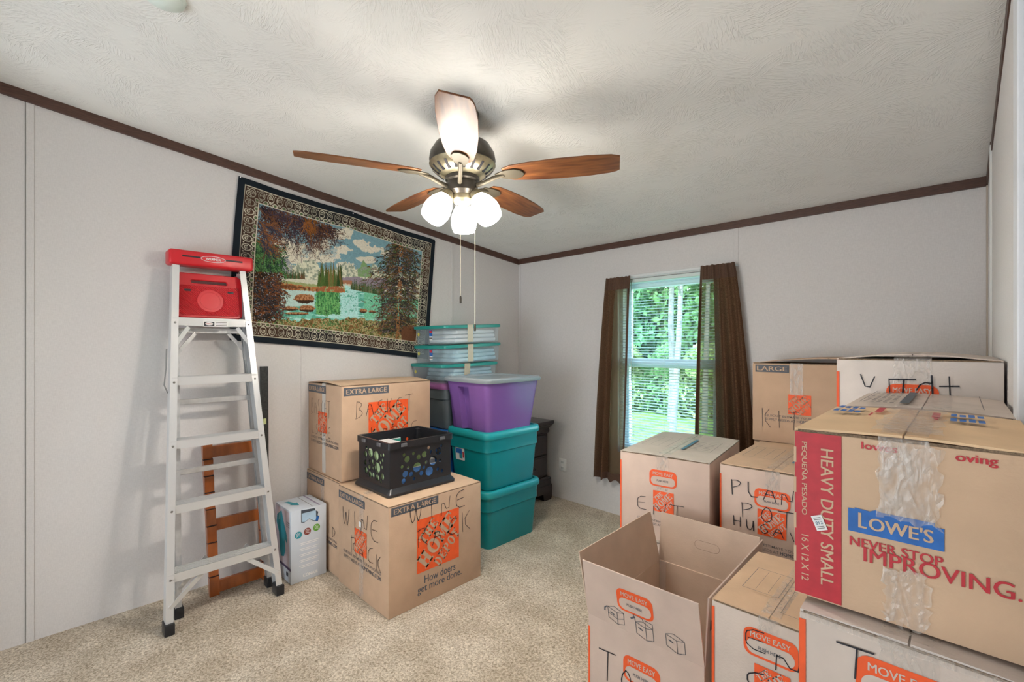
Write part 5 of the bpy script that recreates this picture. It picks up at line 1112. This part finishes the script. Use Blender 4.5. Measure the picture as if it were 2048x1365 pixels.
def foliage(parent, name, blobs, n, size, m, seed):
    r = np.random.default_rng(seed); vs = []; bl_ = np.array(blobs, float); pick = r.integers(0, len(bl_), n); dirs = r.normal(size=(n, 3)); dirs /= np.linalg.norm(dirs, axis=1)[:, None]; rad = r.random(n)**.4
    c = bl_[pick, :3]+dirs*rad[:, None]*bl_[pick, 3:6]; a = r.normal(size=(n, 3)); a /= np.linalg.norm(a, axis=1)[:, None]; b_ = np.cross(a, r.normal(size=(n, 3))); b_ /= np.linalg.norm(b_, axis=1)[:, None]
    s = size*r.uniform(.6, 1.4, n)[:, None]; V = np.stack([c-a*s, c+b_*s*.5, c+a*s, c-b_*s*.5], 1).reshape(-1, 3)-np.array(parent.location[:]); f_ = np.arange(4*n).reshape(n, 4)
    me = bpy.data.meshes.new(name); me.from_pydata(V.tolist(), [], f_.tolist()); me.materials.append(m); o = bpy.data.objects.new(name, me); COL.objects.link(o); o.parent = parent; o['kind'] = 'stuff'; return o
def tree(loc, hgt, r0, blobs, n, size, m, seed, label, bark=BARK, lean=0, name='tree'):
    e = empty(name, loc, label, 'tree', 'trees outside the window'); r = random.Random(seed)
    pts = [(lean*(k/6)**1.5+r.uniform(-.04, .04), r.uniform(-.04, .04), hgt*k/6) for k in range(7)]
    MB().tube(pts, [r0*(1-.75*k/6) for k in range(7)], 12).build('trunk', bark, e, True)
    for k in range(4):
        z = hgt*(.45+.12*k); a = r.uniform(0, 2*PI); MB().tube([(lean*.3, 0, z), (math.cos(a)*.5+lean*.3, math.sin(a)*.4, z+.5), (math.cos(a)*1.2+lean*.3, math.sin(a)*.9, z+.8)], [r0*.4, r0*.25, r0*.08], 8).build('branch', bark, e, True)
    foliage(e, 'leaves', blobs, n, size, m, seed); return e
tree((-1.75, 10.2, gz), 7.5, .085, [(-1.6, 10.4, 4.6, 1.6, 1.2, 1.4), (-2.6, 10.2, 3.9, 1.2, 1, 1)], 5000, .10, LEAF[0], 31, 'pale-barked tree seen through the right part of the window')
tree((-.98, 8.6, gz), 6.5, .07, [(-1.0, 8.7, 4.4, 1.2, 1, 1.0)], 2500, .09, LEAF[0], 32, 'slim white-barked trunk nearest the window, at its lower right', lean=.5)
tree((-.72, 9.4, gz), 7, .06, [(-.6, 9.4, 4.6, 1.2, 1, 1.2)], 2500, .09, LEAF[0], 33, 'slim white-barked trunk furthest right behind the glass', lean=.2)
e = empty('leafy_branch', (-3.2, 8.2, 3.2), 'sunlit leafy branch arching over the upper left of the window view', 'branch')
MB().tube([(2.15, .4, 1.3), (1.2, .2, .9), (.6, .1, .55), (.0, 0, .1), (-.6, 0, -.5)], [.05, .04, .03, .02, .008], 8).build('limb', BARK, e, True)
foliage(e, 'leaves', [(-2.7, 8.3, 3.5, .75, .35, .45), (-3.1, 8.2, 3.05, .5, .3, .35), (-2.2, 8.3, 3.3, .5, .3, .15), (-2.9, 8.2, 2.6, .12, .12, .4)], 4200, .05, leaf_mat('leaf_sunlit', (.55, .56, .36)), 41)
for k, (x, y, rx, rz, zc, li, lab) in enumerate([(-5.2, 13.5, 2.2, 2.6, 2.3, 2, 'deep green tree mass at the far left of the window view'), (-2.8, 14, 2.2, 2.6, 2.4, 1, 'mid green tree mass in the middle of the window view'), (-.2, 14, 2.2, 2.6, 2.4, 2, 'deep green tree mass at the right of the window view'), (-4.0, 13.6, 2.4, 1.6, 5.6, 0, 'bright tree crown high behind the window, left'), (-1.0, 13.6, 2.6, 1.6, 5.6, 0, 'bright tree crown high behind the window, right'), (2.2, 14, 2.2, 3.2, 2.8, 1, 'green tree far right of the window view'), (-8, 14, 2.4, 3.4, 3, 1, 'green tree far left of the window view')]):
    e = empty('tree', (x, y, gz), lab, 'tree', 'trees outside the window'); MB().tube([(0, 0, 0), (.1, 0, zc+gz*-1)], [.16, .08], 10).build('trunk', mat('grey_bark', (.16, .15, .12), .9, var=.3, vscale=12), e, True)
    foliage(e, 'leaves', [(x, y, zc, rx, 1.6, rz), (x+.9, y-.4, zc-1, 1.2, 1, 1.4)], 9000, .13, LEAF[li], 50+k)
for k, (x, y, lab) in enumerate([(-3.6, 10.8, 'low green shrub behind the wire fence, left'), (-2.4, 11.2, 'low green shrub behind the wire fence, middle'), (-1.5, 11.0, 'low green shrub right of the fence post')]):
    e = empty('shrub', (x, y, gz), lab, 'shrub', 'shrubs behind the fence'); MB().tube([(0, 0, 0), (.02, 0, .8)], [.04, .02], 8).build('stem', mat('grey_bark', (.16, .15, .12)), e, True)
    foliage(e, 'leaves', [(x, y, .3, .9, .6, .9), (x+.3, y-.2, .9, .5, .5, .5)], 5000, .07, LEAF[k % 2], 70+k)
# wire fence panel
WIRE = mat('galvanised_wire', (.30, .36, .34), .4, metal=.4)
fe = empty('wire_fence', (-2.6, 8.2, gz), 'pale wire fence with a thin post beyond the lower window pane', 'fence')
y = 8.2; x0, x1, zt = -4.2, -1.68, .62
MB().tube([(x0, y, zt), (x1, y, zt)], .018, 8).build('top_rail', WIRE, fe, True, world=True)
for x in (x1, -2.95, x0): MB().tube([(x, y, gz+.03), (x, y, zt)], .020, 8).build('post', WIRE, fe, True, world=True)
q = MB(); H2 = zt-gz-.1; sp = .09
k = x0
while k < x1+H2:
    for sg in (1, -1):
        a0 = k if sg > 0 else k; zA, zB = gz+.06, zt; xa, xb = (k-H2, k) if sg > 0 else (k, k-H2)
        def clip(xa, za, xb, zb):
            if xb < xa: xa, za, xb, zb = xb, zb, xa, za
            if xb < x0 or xa > x1: return None
            if xa < x0: za += (zb-za)*(x0-xa)/(xb-xa); xa = x0
            if xb > x1: zb = za+(zb-za)*(x1-xa)/(xb-xa); xb = x1
            return xa, za, xb, zb
        c = clip(xa, zA, xb, zB)
        if c and abs(c[2]-c[0]) > .01: q.bar((c[0], y, c[1]), (c[2], y, c[3]), .004, .004, (0, 1, 0))
    k += sp
o = q.build('wire_mesh', WIRE, fe, world=True); o['kind'] = 'stuff'
